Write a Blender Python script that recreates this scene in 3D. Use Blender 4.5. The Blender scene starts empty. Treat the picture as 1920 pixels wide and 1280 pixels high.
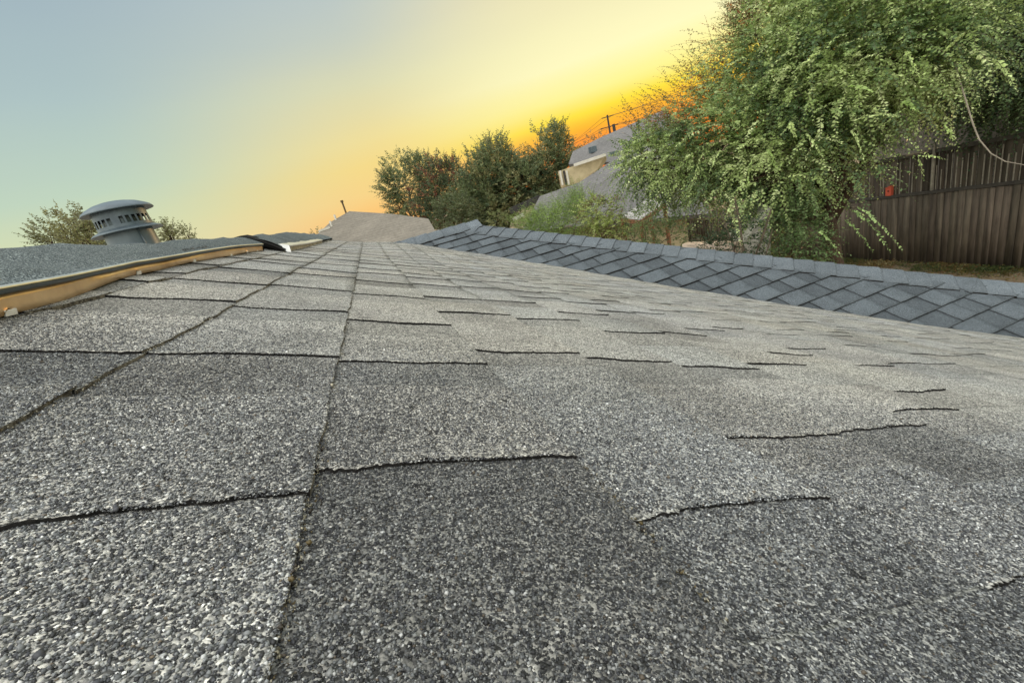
import bpy, bmesh, math, random
import numpy as np
from mathutils import Matrix, Vector
R = math.radians
random.seed(7)
RNG = np.random.default_rng(11)
S = bpy.context.scene
COL = S.collection

# ------------------------------------------------------------------ camera
CAM = np.array([0.0, 0.0, 4.6])
F = 800.0
M = np.array([[0.91661, -0.325517, 0.232079], [-0.316021, -0.23443, 0.919333], [-0.244852, -0.916014, -0.317751]])
cam = bpy.data.cameras.new('camera'); co = bpy.data.objects.new('camera', cam); COL.objects.link(co)
cam.sensor_width = 36.0; cam.lens = 15.0; cam.clip_start = 0.01; cam.clip_end = 2000
mw = Matrix.Identity(4)
for i in range(3):
    mw[i][0] = M[i, 0]; mw[i][1] = -M[i, 1]; mw[i][2] = -M[i, 2]; mw[i][3] = CAM[i]
co.matrix_world = mw
S.camera = co
S.view_settings.view_transform = 'Standard'; S.view_settings.look = 'None'
S.view_settings.exposure = 0.0; S.view_settings.gamma = 1.0
S.cycles.max_bounces = 6

def ray(px, py):
    r = M @ np.array([px - 960.0, py - 640.0, F]); return r / np.linalg.norm(r)
def at(px, py, rng): return CAM + ray(px, py) * rng
def at_x(px, py, x):
    r = ray(px, py); return CAM + r * ((x - CAM[0]) / r[0])
def at_y(px, py, y):
    r = ray(px, py); return CAM + r * ((y - CAM[1]) / r[1])
def lin(h):
    h = h.lstrip('#'); v = [int(h[i:i + 2], 16) / 255 for i in (0, 2, 4)]
    return tuple(x / 12.92 if x <= .04045 else ((x + .055) / 1.055) ** 2.4 for x in v) + (1,)

# ------------------------------------------------------------------ sky and sun
SUN_AZ, SUN_EL = 43.0, 4.0
w = bpy.data.worlds.new('World'); S.world = w; w.use_nodes = True
nt = w.node_tree; nt.nodes.clear()
def N(tp, **k):
    n = nt.nodes.new(tp)
    for a, b in k.items(): setattr(n, a, b)
    return n
def math_(op, a, b=None, c=None, clamp=False):
    n = N('ShaderNodeMath', operation=op); n.use_clamp = clamp
    for i, v in enumerate((a, b, c)):
        if v is None: continue
        if isinstance(v, (int, float)): n.inputs[i].default_value = v
        else: nt.links.new(v, n.inputs[i])
    return n.outputs[0]
def ramp(fac, stops):
    n = N('ShaderNodeValToRGB'); e = n.color_ramp.elements; n.color_ramp.interpolation = 'EASE' if False else 'LINEAR'
    while len(e) > 1: e.remove(e[-1])
    e[0].position = stops[0][0]; e[0].color = stops[0][1]
    for p, c in stops[1:]:
        q = e.new(p); q.color = c
    nt.links.new(fac, n.inputs[0]); return n.outputs[0]
def mixc(f, a, b):
    n = N('ShaderNodeMix', data_type='RGBA')
    nt.links.new(f, n.inputs['Factor']); nt.links.new(a, n.inputs['A']); nt.links.new(b, n.inputs['B'])
    return n.outputs['Result']
tc = N('ShaderNodeTexCoord'); sep = N('ShaderNodeSeparateXYZ'); nt.links.new(tc.outputs['Generated'], sep.inputs[0])
sx, sy, sz = sep.outputs
el = math_('MULTIPLY', math_('ARCSINE', sz), 180 / math.pi)
# very soft streaks of high cloud bend the bands a little
ns = N('ShaderNodeTexNoise'); ns.inputs['Scale'].default_value = 2.2; ns.inputs['Detail'].default_value = 4
mp = N('ShaderNodeMapping'); mp.inputs['Scale'].default_value = (1, 1, 6); nt.links.new(tc.outputs['Generated'], mp.inputs[0]); nt.links.new(mp.outputs[0], ns.inputs[0])
el2 = math_('ADD', el, math_('MULTIPLY', math_('SUBTRACT', ns.outputs[0], .5), 2.2))
e01 = math_('MULTIPLY_ADD', el2, 1 / 50, 5 / 50, clamp=True)          # -5..45 degrees
def E_(d): return (d + 5) / 50
near = ramp(e01, [(E_(-3), lin('E8683A')), (E_(1), lin('F57E33')), (E_(3.6), lin('FB9636')), (E_(5.0), lin('FFB92E')), (E_(6.4), lin('FFE440')), (E_(8.6), lin('FFF596')), (E_(12), lin('FFFAC2')), (E_(20), lin('EDE4B8')), (E_(28), lin('C4CDC6')), (E_(45), lin('AEBCC4'))])
mid = ramp(e01, [(E_(-3), lin('F0A060')), (E_(2), lin('FDC878')), (E_(4), lin('F9D386')), (E_(7.5), lin('F6DA88')), (E_(10), lin('F0DE9A')), (E_(15), lin('DBDAB4')), (E_(20), lin('C3CCC2')), (E_(25), lin('B5C4C8')), (E_(45), lin('A6B8C2'))])
far = ramp(e01, [(E_(-3), lin('E6CFA0')), (E_(3), lin('E2DDAE')), (E_(6), lin('D3DCB4')), (E_(9.5), lin('C1D5BF')), (E_(17), lin('AFC4C4')), (E_(24), lin('A4B8C0')), (E_(45), lin('9FB2BE'))])
hl = math_('SQRT', math_('ADD', math_('MULTIPLY', sx, sx), math_('MULTIPLY', sy, sy)))
ca = math_('DIVIDE', math_('ADD', math_('MULTIPLY', sx, math.sin(R(SUN_AZ))), math_('MULTIPLY', sy, math.cos(R(SUN_AZ)))), math_('MAXIMUM', hl, .001))
def smooth(v, a, b):
    n = N('ShaderNodeMapRange', interpolation_type='SMOOTHSTEP'); nt.links.new(v, n.inputs[0])
    n.inputs[1].default_value = a; n.inputs[2].default_value = b; return n.outputs[0]
c1 = mixc(smooth(ca, math.cos(R(66)), math.cos(R(36))), far, mid)
c1 = mixc(smooth(ca, math.cos(R(40)), math.cos(R(7))), c1, near)
# sky overhead and behind the camera boosted as added fill for roof and foliage
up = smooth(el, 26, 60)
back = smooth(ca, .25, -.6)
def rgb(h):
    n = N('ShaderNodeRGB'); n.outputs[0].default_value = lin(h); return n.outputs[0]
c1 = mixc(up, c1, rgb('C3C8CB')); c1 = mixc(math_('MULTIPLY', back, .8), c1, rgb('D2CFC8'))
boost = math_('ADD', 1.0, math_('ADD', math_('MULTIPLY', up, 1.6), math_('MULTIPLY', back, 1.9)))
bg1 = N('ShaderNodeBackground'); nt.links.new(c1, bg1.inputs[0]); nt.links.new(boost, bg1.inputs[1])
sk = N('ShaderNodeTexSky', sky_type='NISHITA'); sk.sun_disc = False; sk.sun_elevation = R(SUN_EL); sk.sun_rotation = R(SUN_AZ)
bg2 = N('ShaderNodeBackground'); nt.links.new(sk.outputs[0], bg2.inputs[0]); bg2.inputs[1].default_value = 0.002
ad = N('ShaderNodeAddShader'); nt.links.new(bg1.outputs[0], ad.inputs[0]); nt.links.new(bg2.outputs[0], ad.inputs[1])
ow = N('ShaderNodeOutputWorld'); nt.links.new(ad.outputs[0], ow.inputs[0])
sl = bpy.data.lights.new('sun', 'SUN'); sl.energy = 1.2; sl.angle = R(3.0); sl.color = (1.0, .62, .30)
so = bpy.data.objects.new('sun', sl); COL.objects.link(so)
sd = Vector((math.sin(R(SUN_AZ)) * math.cos(R(SUN_EL)), math.cos(R(SUN_AZ)) * math.cos(R(SUN_EL)), math.sin(R(SUN_EL))))
so.rotation_euler = sd.to_track_quat('Z', 'Y').to_euler(); so.location = (30, 30, 30)

# ------------------------------------------------------------------ materials
def new_mat(name):
    global nt
    m = bpy.data.materials.new(name); m.use_nodes = True; nt = m.node_tree; nt.nodes.clear()
    b = N('ShaderNodeBsdfPrincipled'); o = N('ShaderNodeOutputMaterial'); nt.links.new(b.outputs[0], o.inputs[0])
    return m, b
def noise(scale, detail=3, rough=.5, coord='Object', stretch=None, out=0):
    n = N('ShaderNodeTexNoise'); n.inputs['Scale'].default_value = scale; n.inputs['Detail'].default_value = detail; n.inputs['Roughness'].default_value = rough
    t = N('ShaderNodeTexCoord'); src = t.outputs[coord]
    if stretch:
        q = N('ShaderNodeMapping'); q.inputs['Scale'].default_value = stretch; nt.links.new(src, q.inputs[0]); src = q.outputs[0]
    nt.links.new(src, n.inputs[0]); return n.outputs[out]
def mulc(a, b, f=1.0):
    n = N('ShaderNodeMix', data_type='RGBA', blend_type='MULTIPLY'); n.inputs['Factor'].default_value = f
    nt.links.new(a, n.inputs['A']); nt.links.new(b, n.inputs['B']); return n.outputs['Result']
def g(v): return (v, v, v, 1)
def simple(name, c1, c2=None, rough=.8, metal=0, scale=6, stretch=None, bump=0, spec=.4):
    m, b = new_mat(name)
    c2 = c2 or tuple(x * .75 for x in c1[:3]) + (1,)
    n = noise(scale, 5, .6, stretch=stretch)
    nt.links.new(ramp(n, [(.3, c2), (.7, c1)]), b.inputs['Base Color'])
    b.inputs['Roughness'].default_value = rough; b.inputs['Metallic'].default_value = metal
    b.inputs['Specular IOR Level'].default_value = spec
    if bump:
        bp = N('ShaderNodeBump'); bp.inputs['Strength'].default_value = bump; bp.inputs['Distance'].default_value = .01
        nt.links.new(n, bp.inputs['Height']); nt.links.new(bp.outputs[0], b.inputs['Normal'])
    return m
def shingle_mat(name, dark, mid_, light, gran, stain=.6, rough=.95, bumpd=.0012, warm=None, clump=140, cc=1.0):
    """mineral granules: one colour per Voronoi cell, worn clumps, the tab's own tone"""
    m, b = new_mat(name)
    t = N('ShaderNodeTexCoord')
    v = N('ShaderNodeTexVoronoi'); v.inputs['Scale'].default_value = gran; nt.links.new(t.outputs['Object'], v.inputs['Vector'])
    sp = N('ShaderNodeSeparateColor'); nt.links.new(v.outputs['Color'], sp.inputs[0])
    c = ramp(sp.outputs[0], [(0, dark), (.22, dark), (.5, mid_), (.8, light), (.93, light), (1, tuple(min(1, x * 1.8) for x in light[:3]) + (1,))])
    cl = ramp(noise(clump, 3, .7), [(.32, g(1 - .5 * cc)), (.5, g(.97)), (.68, g(1 + .5 * cc))])
    c = mulc(c, cl)
    st = ramp(noise(4.5, 5, .62), [(.3, g(1 - stain * .55)), (.5, g(1)), (.72, g(1.15))])
    c = mulc(c, st)
    if warm:
        wn = ramp(noise(1.6, 3, .5), [(.35, g(1)), (.65, warm)])
        c = mulc(c, wn)
    a = N('ShaderNodeAttribute', attribute_name='tone'); c = mulc(c, a.outputs['Color'])
    nt.links.new(c, b.inputs['Base Color']); b.inputs['Roughness'].default_value = rough
    b.inputs['Specular IOR Level'].default_value = .25
    bp = N('ShaderNodeBump'); bp.inputs['Strength'].default_value = .9; bp.inputs['Distance'].default_value = bumpd
    hh = math_('ADD', math_('MULTIPLY', v.outputs['Distance'], -1.0), noise(clump, 2, .6))
    nt.links.new(hh, bp.inputs['Height']); nt.links.new(bp.outputs[0], b.inputs['Normal'])
    return m
MAT = {}
MAT['old'] = shingle_mat('weathered_grey_shingle', lin('525250'), lin('969592'), lin('C4C2BA'), 850, warm=(1.08, 1.05, .97, 1), cc=.55)
MAT['new'] = shingle_mat('slate_blue_shingle', lin('3B4145'), lin('545B5F'), lin('707679'), 700, stain=.3, clump=160, cc=.5)
MAT['cap'] = shingle_mat('slate_blue_cap', lin('454B4F'), lin('62696D'), lin('7F8588'), 700, stain=.25, clump=160, cc=.45)
MAT['vent_cap'] = shingle_mat('grey_green_ridge_shingle', lin('3E4648'), lin('5A6263'), lin('7C8482'), 800, stain=.45, clump=300, cc=.45)
MAT['edge'] = simple('asphalt_edge', lin('2A2826'), lin('121212'), .95, scale=500, spec=.1)
MAT['moss_edge'] = simple('mossy_asphalt_edge', lin('847C6C'), lin('2A2724'), .95, scale=160, spec=.1, bump=.5)
def gran_mat():
    m, b = new_mat('loose_granule')
    a = N('ShaderNodeAttribute', attribute_name='tone'); nt.links.new(a.outputs['Color'], b.inputs['Base Color'])
    b.inputs['Roughness'].default_value = .55; b.inputs['Specular IOR Level'].default_value = .5
    return m
MAT['granule'] = gran_mat()

# ------------------------------------------------------------------ object helpers
def tag(o, label=None, cat=None, group=None, kind=None):
    if label: o['label'] = label
    if cat: o['category'] = cat
    if group: o['group'] = group
    if kind: o['kind'] = kind
    return o
def empty(name, loc=(0, 0, 0), label=None, cat=None, group=None):
    o = bpy.data.objects.new(name, None); COL.objects.link(o); o.location = loc; o.empty_display_size = .2
    return tag(o, label, cat, group)
def link(name, me, parent=None):
    o = bpy.data.objects.new(name, me); COL.objects.link(o)
    if parent is not None:
        o.parent = parent
        bpy.context.view_layer.update()
        o.matrix_parent_inverse = parent.matrix_world.inverted()
    return o
def mesh_np(name, V, Fq, mats, parent=None, tone=None, mi=None, smooth=False):
    """V (n,3); Fq (m,3) or (m,4) int; tone (n,3) per vertex"""
    V = np.asarray(V, np.float32); Fq = np.asarray(Fq, np.int32)
    me = bpy.data.meshes.new(name); k = Fq.shape[1]
    me.vertices.add(len(V)); me.vertices.foreach_set('co', V.ravel())
    me.loops.add(Fq.size); me.loops.foreach_set('vertex_index', Fq.ravel())
    me.polygons.add(len(Fq)); me.polygons.foreach_set('loop_start', np.arange(0, Fq.size, k, dtype=np.int32))
    if mi is not None: me.polygons.foreach_set('material_index', np.asarray(mi, np.int32))
    if smooth: me.polygons.foreach_set('use_smooth', np.ones(len(Fq), bool))
    if tone is not None:
        a = me.color_attributes.new('tone', 'FLOAT_COLOR', 'POINT')
        t = np.ones((len(V), 4), np.float32); t[:, :3] = tone; a.data.foreach_set('color', t.ravel())
    me.update(calc_edges=True)
    for m in (mats if isinstance(mats, (list, tuple)) else [mats]): me.materials.append(m)
    return link(name, me, parent)
class MB:
    """collects loose faces of mixed size and links them as one mesh"""
    def __init__(s): s.v = []; s.f = []; s.m = []
    def add(s, vs, fs, m=0):
        o = len(s.v); s.v += [tuple(map(float, p)) for p in vs]; s.f += [tuple(o + i for i in q) for q in fs]; s.m += [m] * len(fs); return s
    def box(s, a, b, m=0):
        x0, y0, z0 = a; x1, y1, z1 = b
        return s.hexa([(x0, y0, z0), (x1, y0, z0), (x1, y1, z0), (x0, y1, z0), (x0, y0, z1), (x1, y0, z1), (x1, y1, z1), (x0, y1, z1)], m)
    def hexa(s, p, m=0):
        return s.add(p, [(0, 3, 2, 1), (4, 5, 6, 7), (0, 1, 5, 4), (1, 2, 6, 5), (2, 3, 7, 6), (3, 0, 4, 7)], m)
    def beam(s, a, b, w_, h_, m=0, upv=(0, 0, 1)):
        a = np.array(a, float); b = np.array(b, float); d = b - a; d /= np.linalg.norm(d)
        x = np.cross(d, upv); x /= np.linalg.norm(x); z = np.cross(x, d)
        P = []
        for e in (a, b):
            for q, r_ in ((-1, -1), (1, -1), (1, 1), (-1, 1)): P.append(e + x * q * w_ / 2 + z * r_ * h_ / 2)
        return s.add(P, [(0, 1, 2, 3), (7, 6, 5, 4), (0, 4, 5, 1), (1, 5, 6, 2), (2, 6, 7, 3), (3, 7, 4, 0)], m)
    def tube(s, pts, rad, n=8, m=0):
        pts = [np.array(p, float) for p in pts]; rad = rad if hasattr(rad, '__len__') else [rad] * len(pts)
        rings = []
        for i, p in enumerate(pts):
            d = pts[min(i + 1, len(pts) - 1)] - pts[max(i - 1, 0)]; d /= (np.linalg.norm(d) + 1e-9)
            u = np.cross(d, (0.31, .17, .93) if abs(d[2]) < .9 else (1, 0.1, 0)); u /= np.linalg.norm(u); v = np.cross(d, u)
            rings.append([p + rad[i] * (u * math.cos(2 * math.pi * k / n) + v * math.sin(2 * math.pi * k / n)) for k in range(n)])
        vs = [q for r_ in rings for q in r_]; fs = []
        for i in range(len(pts) - 1):
            for k in range(n): fs.append((i * n + k, i * n + (k + 1) % n, (i + 1) * n + (k + 1) % n, (i + 1) * n + k))
        fs.append(tuple(range(n - 1, -1, -1))); fs.append(tuple((len(pts) - 1) * n + k for k in range(n)))
        return s.add(vs, fs, m)
    def lathe(s, prof, n=32, m=0, c=(0, 0, 0), skip=None):
        vs = [(c[0] + r_ * math.cos(2 * math.pi * k / n), c[1] + r_ * math.sin(2 * math.pi * k / n), c[2] + z) for r_, z in prof for k in range(n)]
        fs = [(i * n + k, i * n + (k + 1) % n, (i + 1) * n + (k + 1) % n, (i + 1) * n + k) for i in range(len(prof) - 1) for k in range(n) if not (skip and skip(i, k))]
        return s.add(vs, fs, m)
    def build(s, name, mats, parent=None, smooth=False, bevel=0):
        me = bpy.data.meshes.new(name); me.from_pydata(s.v, [], s.f)
        me.polygons.foreach_set('material_index', s.m)
        if smooth: me.polygons.foreach_set('use_smooth', [True] * len(s.f))
        a = me.color_attributes.new('tone', 'FLOAT_COLOR', 'POINT'); a.data.foreach_set('color', [1.0] * (4 * len(s.v)))
        me.update()
        for m in (mats if isinstance(mats, (list, tuple)) else [mats]): me.materials.append(m)
        o = link(name, me, parent)
        if bevel:
            q = o.modifiers.new('bevel', 'BEVEL'); q.width = bevel; q.segments = 2; q.limit_method = 'ANGLE'
        return o

# ------------------------------------------------------------------ OUR HOUSE: roof geometry
TH = R(22.6); CT, ST, TT = math.cos(TH), math.sin(TH), math.tan(TH)
H = .121                                   # eye above the roof surface
O1 = CAM + np.array([0, 0, -H / CT])       # origin of the main slope's own frame: s down the slope, y along the ridge, n off the surface
F1 = np.array([[CT, 0, ST], [0, 1, 0], [-ST, 0, CT]])         # columns s, y, n
def P1(s, y, n): return O1 + F1 @ np.array([s, y, n])
YEND = 5.0
v0 = ray(1860, 627); kk = -(H / CT) / (v0[2] + TT * v0[0]); VAL = v0 * kk        # a point of the valley, seen from the camera
K2 = VAL[2] - TT * VAL[1]                  # wing slope: z = TT*y + K2 (camera-relative)
ra = ray(871, 421); APEX = ra * (K2 / (ra[2] - TT * ra[1]))                      # where the wing's ridge meets its hip
VSUM = -(K2 + H / CT) / TT; HSUM = APEX[0] + APEX[1]                              # x + y along valley and along hip
O2 = CAM + np.array([0, 0, K2]); 
F2 = np.array([[0, 1, 0], [-CT, 0, -ST], [-ST, 0, CT]])       # columns s (down slope, towards -y), along +x, n
def mat4(Fm, o):
    m = Matrix.Identity(4)
    for i in range(3):
        for j in range(3): m[i][j] = Fm[i, j]
        m[i][3] = o[i]
    return m

def wave(s, y):
    a = np.clip((y - 2.0) / 2.4, 0, 1); b = np.clip((s + .3) / .7, 0, 1)
    sag = .066 * a * a * (3 - 2 * a) * b * b * (3 - 2 * b)          # the old deck humps up towards the wing
    return sag + .0011 * np.sin(9.1 * s + 3.3 * y + 1) + .0013 * np.sin(5.3 * y - 7 * s) + .0008 * np.sin(21 * y + 11 * s + 2) + .0006 * np.sin(33 * s - 13 * y)

house = empty('house', (1.5, 1.0, 0), 'single storey house under the photographer, weathered grey shingle roof with a slate blue wing', 'house')

class Slabs:
    def __init__(s): s.V = []; s.F = []; s.T = []; s.M = []; s.n = 0
    def slab(s, s0, s1, y0, y1, nfun, tone, ns_=8, ny=14, seed=0, wob=.0012, depth=.006, f0=None, f1=None, moss=False):
        r = np.random.default_rng(seed)
        a = np.linspace(0, 1, ns_); b = np.linspace(0, 1, ny)
        A, B = np.meshgrid(a, b, indexing='ij')
        ph = r.uniform(0, 6.28, 8)
        ss = s0 + (s1 - s0) * A
        y0s = y0 if f0 is None else f0(ss); y1s = y1 if f1 is None else f1(ss)
        yy = y0s + (y1s - y0s) * B
        if f0 is None: yy = yy + (1 - B) ** 6 * wob * (2.2 * np.sin(ss * 37 + ph[0]) + 1.0 * np.sin(ss * 95 + ph[1]) + .7 * np.sin(ss * 260 + ph[2]) + r.normal(0, .5, (ns_, 1)))
        ss = ss + A ** 6 * wob * (.6 * np.sin(yy * 22 + ph[3]) + .7 * np.sin(yy * 80 + ph[4]) + r.normal(0, .3, (1, ny)))
        nn = nfun(ss, yy) + (1 - B) ** 8 * (r.uniform(0, .0006) * (1 + np.sin(ss * 30 + ph[5])) + r.normal(0, .00018, (ns_, 1)))
        top = np.stack([ss, yy, nn], -1).reshape(-1, 3)
        idx = np.arange(ns_ * ny).reshape(ns_, ny)
        f = np.stack([idx[:-1, :-1], idx[1:, :-1], idx[1:, 1:], idx[:-1, 1:]], -1).reshape(-1, 4)
        V = [top]; Fs = [f]; Ms = [np.zeros(len(f), int)]
        o = ns_ * ny
        for e, (edge, mi_, rev) in enumerate(((idx[:, 0], 1, 0), (idx[-1, :], 2 if moss else 1, 0), (idx[::-1, -1], 1, 0))):
            low = top[edge].copy(); low[:, 2] -= depth; V.append(low); li = o + np.arange(len(edge)); o += len(edge)
            q = np.stack([edge[:-1], li[:-1], li[1:], edge[1:]], -1)
            Fs.append(q); Ms.append(np.full(len(q), mi_))
        V = np.concatenate(V); Fs = np.concatenate(Fs)
        s.V.append(V); s.F.append(Fs + s.n); s.M.append(np.concatenate(Ms)); s.T.append(np.tile(np.array(tone), (len(V), 1))); s.n += len(V)
    def build(s, name, mats, frame, origin, parent):
        o = mesh_np(name, np.concatenate(s.V), np.concatenate(s.F), mats, None, np.concatenate(s.T), np.concatenate(s.M))
        o.parent = parent; bpy.context.view_layer.update()
        o.matrix_parent_inverse = parent.matrix_world.inverted(); o.matrix_basis = mat4(frame, origin)
        return o

# --- main slope: courses of laminated shingles, edges read off the roof
edges = [-.505, -.36, -.215, -.068, .076, .217, .354, .497, .632, .765]
while edges[-1] < 5.6: edges.append(edges[-1] + .137)
known = {1: [.20, .412, .68, .89, 1.14], 2: [.186, .418, .664, .915, 1.18], 3: [.211, .411, .616, .91, 1.165, 1.4],
         4: [-.02, .154, .474, .757, .97, 1.22], 5: [.085, .238, .461, .74, .975], 6: [.248, .445, .66, .86], 7: [.286, .477, .697, .95],
         8: [.19, .358, .56, .78], 9: [.23, .50, .63, .85], 0: [.3, .55, .8]}
TB, TR = .0026, .0019
rr = random.Random(5)
courses = []
for i in range(len(edges) - 1):
    ls = list(known.get(i, [])); ls = ([-.12] + ls) if i in (2, 3) else ls
    if not ls: ls = [rr.uniform(-.9, -.6)]
    y = ls[0]
    while y > -1.2: y -= rr.uniform(.15, .3); ls.insert(0, y)
    y = ls[-1]
    while y < YEND: y += rr.uniform(.14, .30); ls.append(y)
    segs = []
    for a, b in zip(ls[:-1], ls[1:]):
        low = min(b - a - .05, rr.uniform(.05, .11))
        if i == 3 and abs(b - .211) < .001: low = .20
        segs.append((a, b - low, 1)); segs.append((b - low, b, 0))
    courses.append(segs)
E_ARR = np.array(edges)
def nfun1(i, raised):
    s0, s1 = edges[i], edges[i + 1]
    return lambda s_, y_: wave(s_, y_) + TB * np.clip((s_ - s0) / (s1 - s0), 0, 1) ** 1.2 + TR * raised * (1 if i < 10 else .55) * np.clip(1.25 - .22 * y_, .45, 1)
sb = Slabs(); tones = {}
for i, segs in enumerate(courses):
    for j, (a, b, r_) in enumerate(segs):
        if b < -1.0 or a > YEND: continue
        y_c = (a + b) / 2; s_c = (edges[i] + edges[i + 1]) / 2
        if s_c > 3.9 or (s_c * CT + y_c > VSUM + .5): continue
        v = rr.uniform(.93, 1.08) * (1.0 if r_ else (rr.uniform(.62, .85) if i < 7 and y_c < 1.3 else rr.uniform(.85, 1))); wv = rr.uniform(-.02, .02)
        if i == 2 and y_c < .19: v = 1.10
        if i == 3 and y_c < .211: v = .60
        if i == 4 and b < .16: v = .80
        if i == 3 and .21 < y_c < .33: v = .90
        tn = (v * (1 + wv), v, v * (1 - wv)); tones[(i, j)] = tn
        near_ = max(abs(s_c), y_c) < 1.0
        sb.slab(edges[i] - .004, edges[i + 1], a, min(b, YEND) + .002, nfun1(i, r_), tn, 90 if near_ else 8, 26 if near_ else 8, seed=i * 97 + j, moss=i < 4)
main_slope = sb.build('roof_slope', [MAT['old'], MAT['edge'], MAT['moss_edge']], F1, O1, house)
main_slope['label'] = 'weathered grey shingle slope nearest the camera'

# --- loose mineral granules standing on the nearest shingles
def near_granules():
    n0 = 1200000
    y = RNG.uniform(.03, .62, n0); s_ = RNG.uniform(-.62, .95, n0)
    P = np.stack([s_, y, np.zeros(n0)], 1) @ F1.T + (O1 - CAM)
    c = P @ M                                       # camera coordinates
    dens = np.clip((.55 - c[:, 2]) / .33, 0, 1) ** 1.5
    px = 960 + F * c[:, 0] / c[:, 2]; py = 640 + F * c[:, 1] / c[:, 2]
    k = (px > -120) & (px < 2040) & (py < 1400) & (RNG.uniform(0, 1, n0) < dens) & (c[:, 2] > .03)
    y = y[k]; s_ = s_[k]; n = len(y)
    ci = np.searchsorted(E_ARR, s_) - 1
    hgt = np.zeros(n); tn = np.ones((n, 3))
    for i in range(len(edges) - 1):
        m_ = ci == i
        if not m_.any(): continue
        a_ = np.array([q[0] for q in courses[i]]); j = np.clip(np.searchsorted(a_, y[m_]) - 1, 0, len(a_) - 1)
        r_ = np.array([q[2] for q in courses[i]])[j]
        hgt[m_] = wave(s_[m_], y[m_]) + TB * np.clip((s_[m_] - edges[i]) / (edges[i + 1] - edges[i]), 0, 1) ** 1.2 + TR * r_ * (1 if i < 10 else .55)
        tt = np.array([tones.get((i, q), (1, 1, 1)) for q in range(len(courses[i]))]); tn[m_] = tt[j]
    base = np.array([[0, 0, .75], [1, 0, 0], [.1, 1, .08], [-1, .12, 0], [0, -1, -.05], [.1, 0, -.6]], float)
    fc = np.array([[0, 1, 2], [0, 2, 3], [0, 3, 4], [0, 4, 1], [5, 2, 1], [5, 3, 2], [5, 4, 3], [5, 1, 4]])
    size = RNG.lognormal(math.log(.00051), .30, n)
    B = base[None] * (1 + RNG.uniform(-.38, .38, (n, 6, 3))) * size[:, None, None] * RNG.uniform(.7, 1.3, (n, 1, 3))
    an = RNG.uniform(0, 6.28, n); ca_, sa_ = np.cos(an), np.sin(an)
    X = B[:, :, 0] * ca_[:, None] - B[:, :, 1] * sa_[:, None]; Y = B[:, :, 0] * sa_[:, None] + B[:, :, 1] * ca_[:, None]
    tl = RNG.normal(0, .3, (n, 1)); Z = B[:, :, 2] * 1.05 + tl * X + RNG.normal(0, .3, (n, 1)) * Y
    V = np.stack([X + s_[:, None], Y + y[:, None], Z + (hgt + size * .15)[:, None]], -1).reshape(-1, 3)
    Fa = (fc[None] + (np.arange(n) * 6)[:, None, None]).reshape(-1, 3)
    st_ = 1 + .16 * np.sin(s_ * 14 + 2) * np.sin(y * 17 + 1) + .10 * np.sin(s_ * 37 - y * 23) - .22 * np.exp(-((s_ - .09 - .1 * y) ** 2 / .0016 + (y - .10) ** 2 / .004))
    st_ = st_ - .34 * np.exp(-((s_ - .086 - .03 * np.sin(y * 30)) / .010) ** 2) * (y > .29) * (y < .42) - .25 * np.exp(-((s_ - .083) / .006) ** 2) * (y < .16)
    for _ in range(46):
        cs_, cy_ = RNG.uniform(-.1, .45), RNG.uniform(.06, .5); rd = RNG.uniform(.0016, .0042)
        st_ = np.where((s_ - cs_) ** 2 + ((y - cy_) * .7) ** 2 < (rd * (1 + .4 * np.sin(9 * np.arctan2(y - cy_, s_ - cs_)))) ** 2, .18, st_)
    tn = tn * np.clip(st_, .1, 1.3)[:, None]
    pal = np.array([lin('2E2E2F')[:3], lin('45464A')[:3], lin('5F6162')[:3], lin('7C7E7E')[:3], lin('9A9B98')[:3], lin('C4C5C2')[:3], lin('E8E8E4')[:3], lin('6A5F50')[:3]])
    pi_ = RNG.choice(8, n, p=[.20, .21, .20, .17, .13, .05, .015, .025])
    col = pal[pi_] * tn * RNG.uniform(.85, 1.15, (n, 1))
    o = mesh_np('shingle_granules', V, Fa, MAT['granule'], None, np.repeat(col, 6, 0))
    o.parent = house; bpy.context.view_layer.update()
    o.matrix_parent_inverse = house.matrix_world.inverted(); o.matrix_basis = mat4(F1, O1)
    o['kind'] = 'stuff'
near_granules()

# --- dirt and moss crumbs caught along the visible seams
def crumbs():
    V = []; Fa = []; C = []; n = 0
    for i in (1, 2, 3):
        s_ = edges[i + (0 if i < 3 else 0)]
    for s_e, cnt, y0, y1 in ((edges[2], 1500, .1, 1.6), (edges[3], 1300, .06, 1.2), (edges[1], 900, .3, 2.0), (edges[4], 420, .04, .2)):
        for _ in range(cnt):
            y = y0 + (y1 - y0) * RNG.uniform() ** 1.4
            if math.sin(y * 23 + s_e * 50) + math.sin(y * 61) < -.5 + RNG.normal(0, .5): continue
            s_ = s_e + abs(RNG.normal(0, .0022)) - .0005; z = RNG.uniform(.0, .0030); sz = RNG.lognormal(math.log(.0007), .4)
            p = np.array([s_, y, float(wave(s_, y)) + z + TR * .5])
            d = RNG.normal(0, 1, (4, 3)); d /= np.linalg.norm(d, axis=1)[:, None]
            V.append(p + d * sz); Fa += [(n, n + 1, n + 2), (n, n + 2, n + 3), (n, n + 3, n + 1), (n + 1, n + 3, n + 2)]; n += 4
            c = [lin('6A5C3C'), lin('3A332A'), lin('B8B09A'), lin('8A8470')][RNG.integers(4)][:3]; C += [c] * 4
    o = mesh_np('seam_dirt', np.concatenate(V), np.array(Fa), MAT['granule'], None, np.array(C))
    o.parent = house; bpy.context.view_layer.update(); o.matrix_parent_inverse = house.matrix_world.inverted(); o.matrix_basis = mat4(F1, O1)
    o['kind'] = 'stuff'
crumbs()

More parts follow.
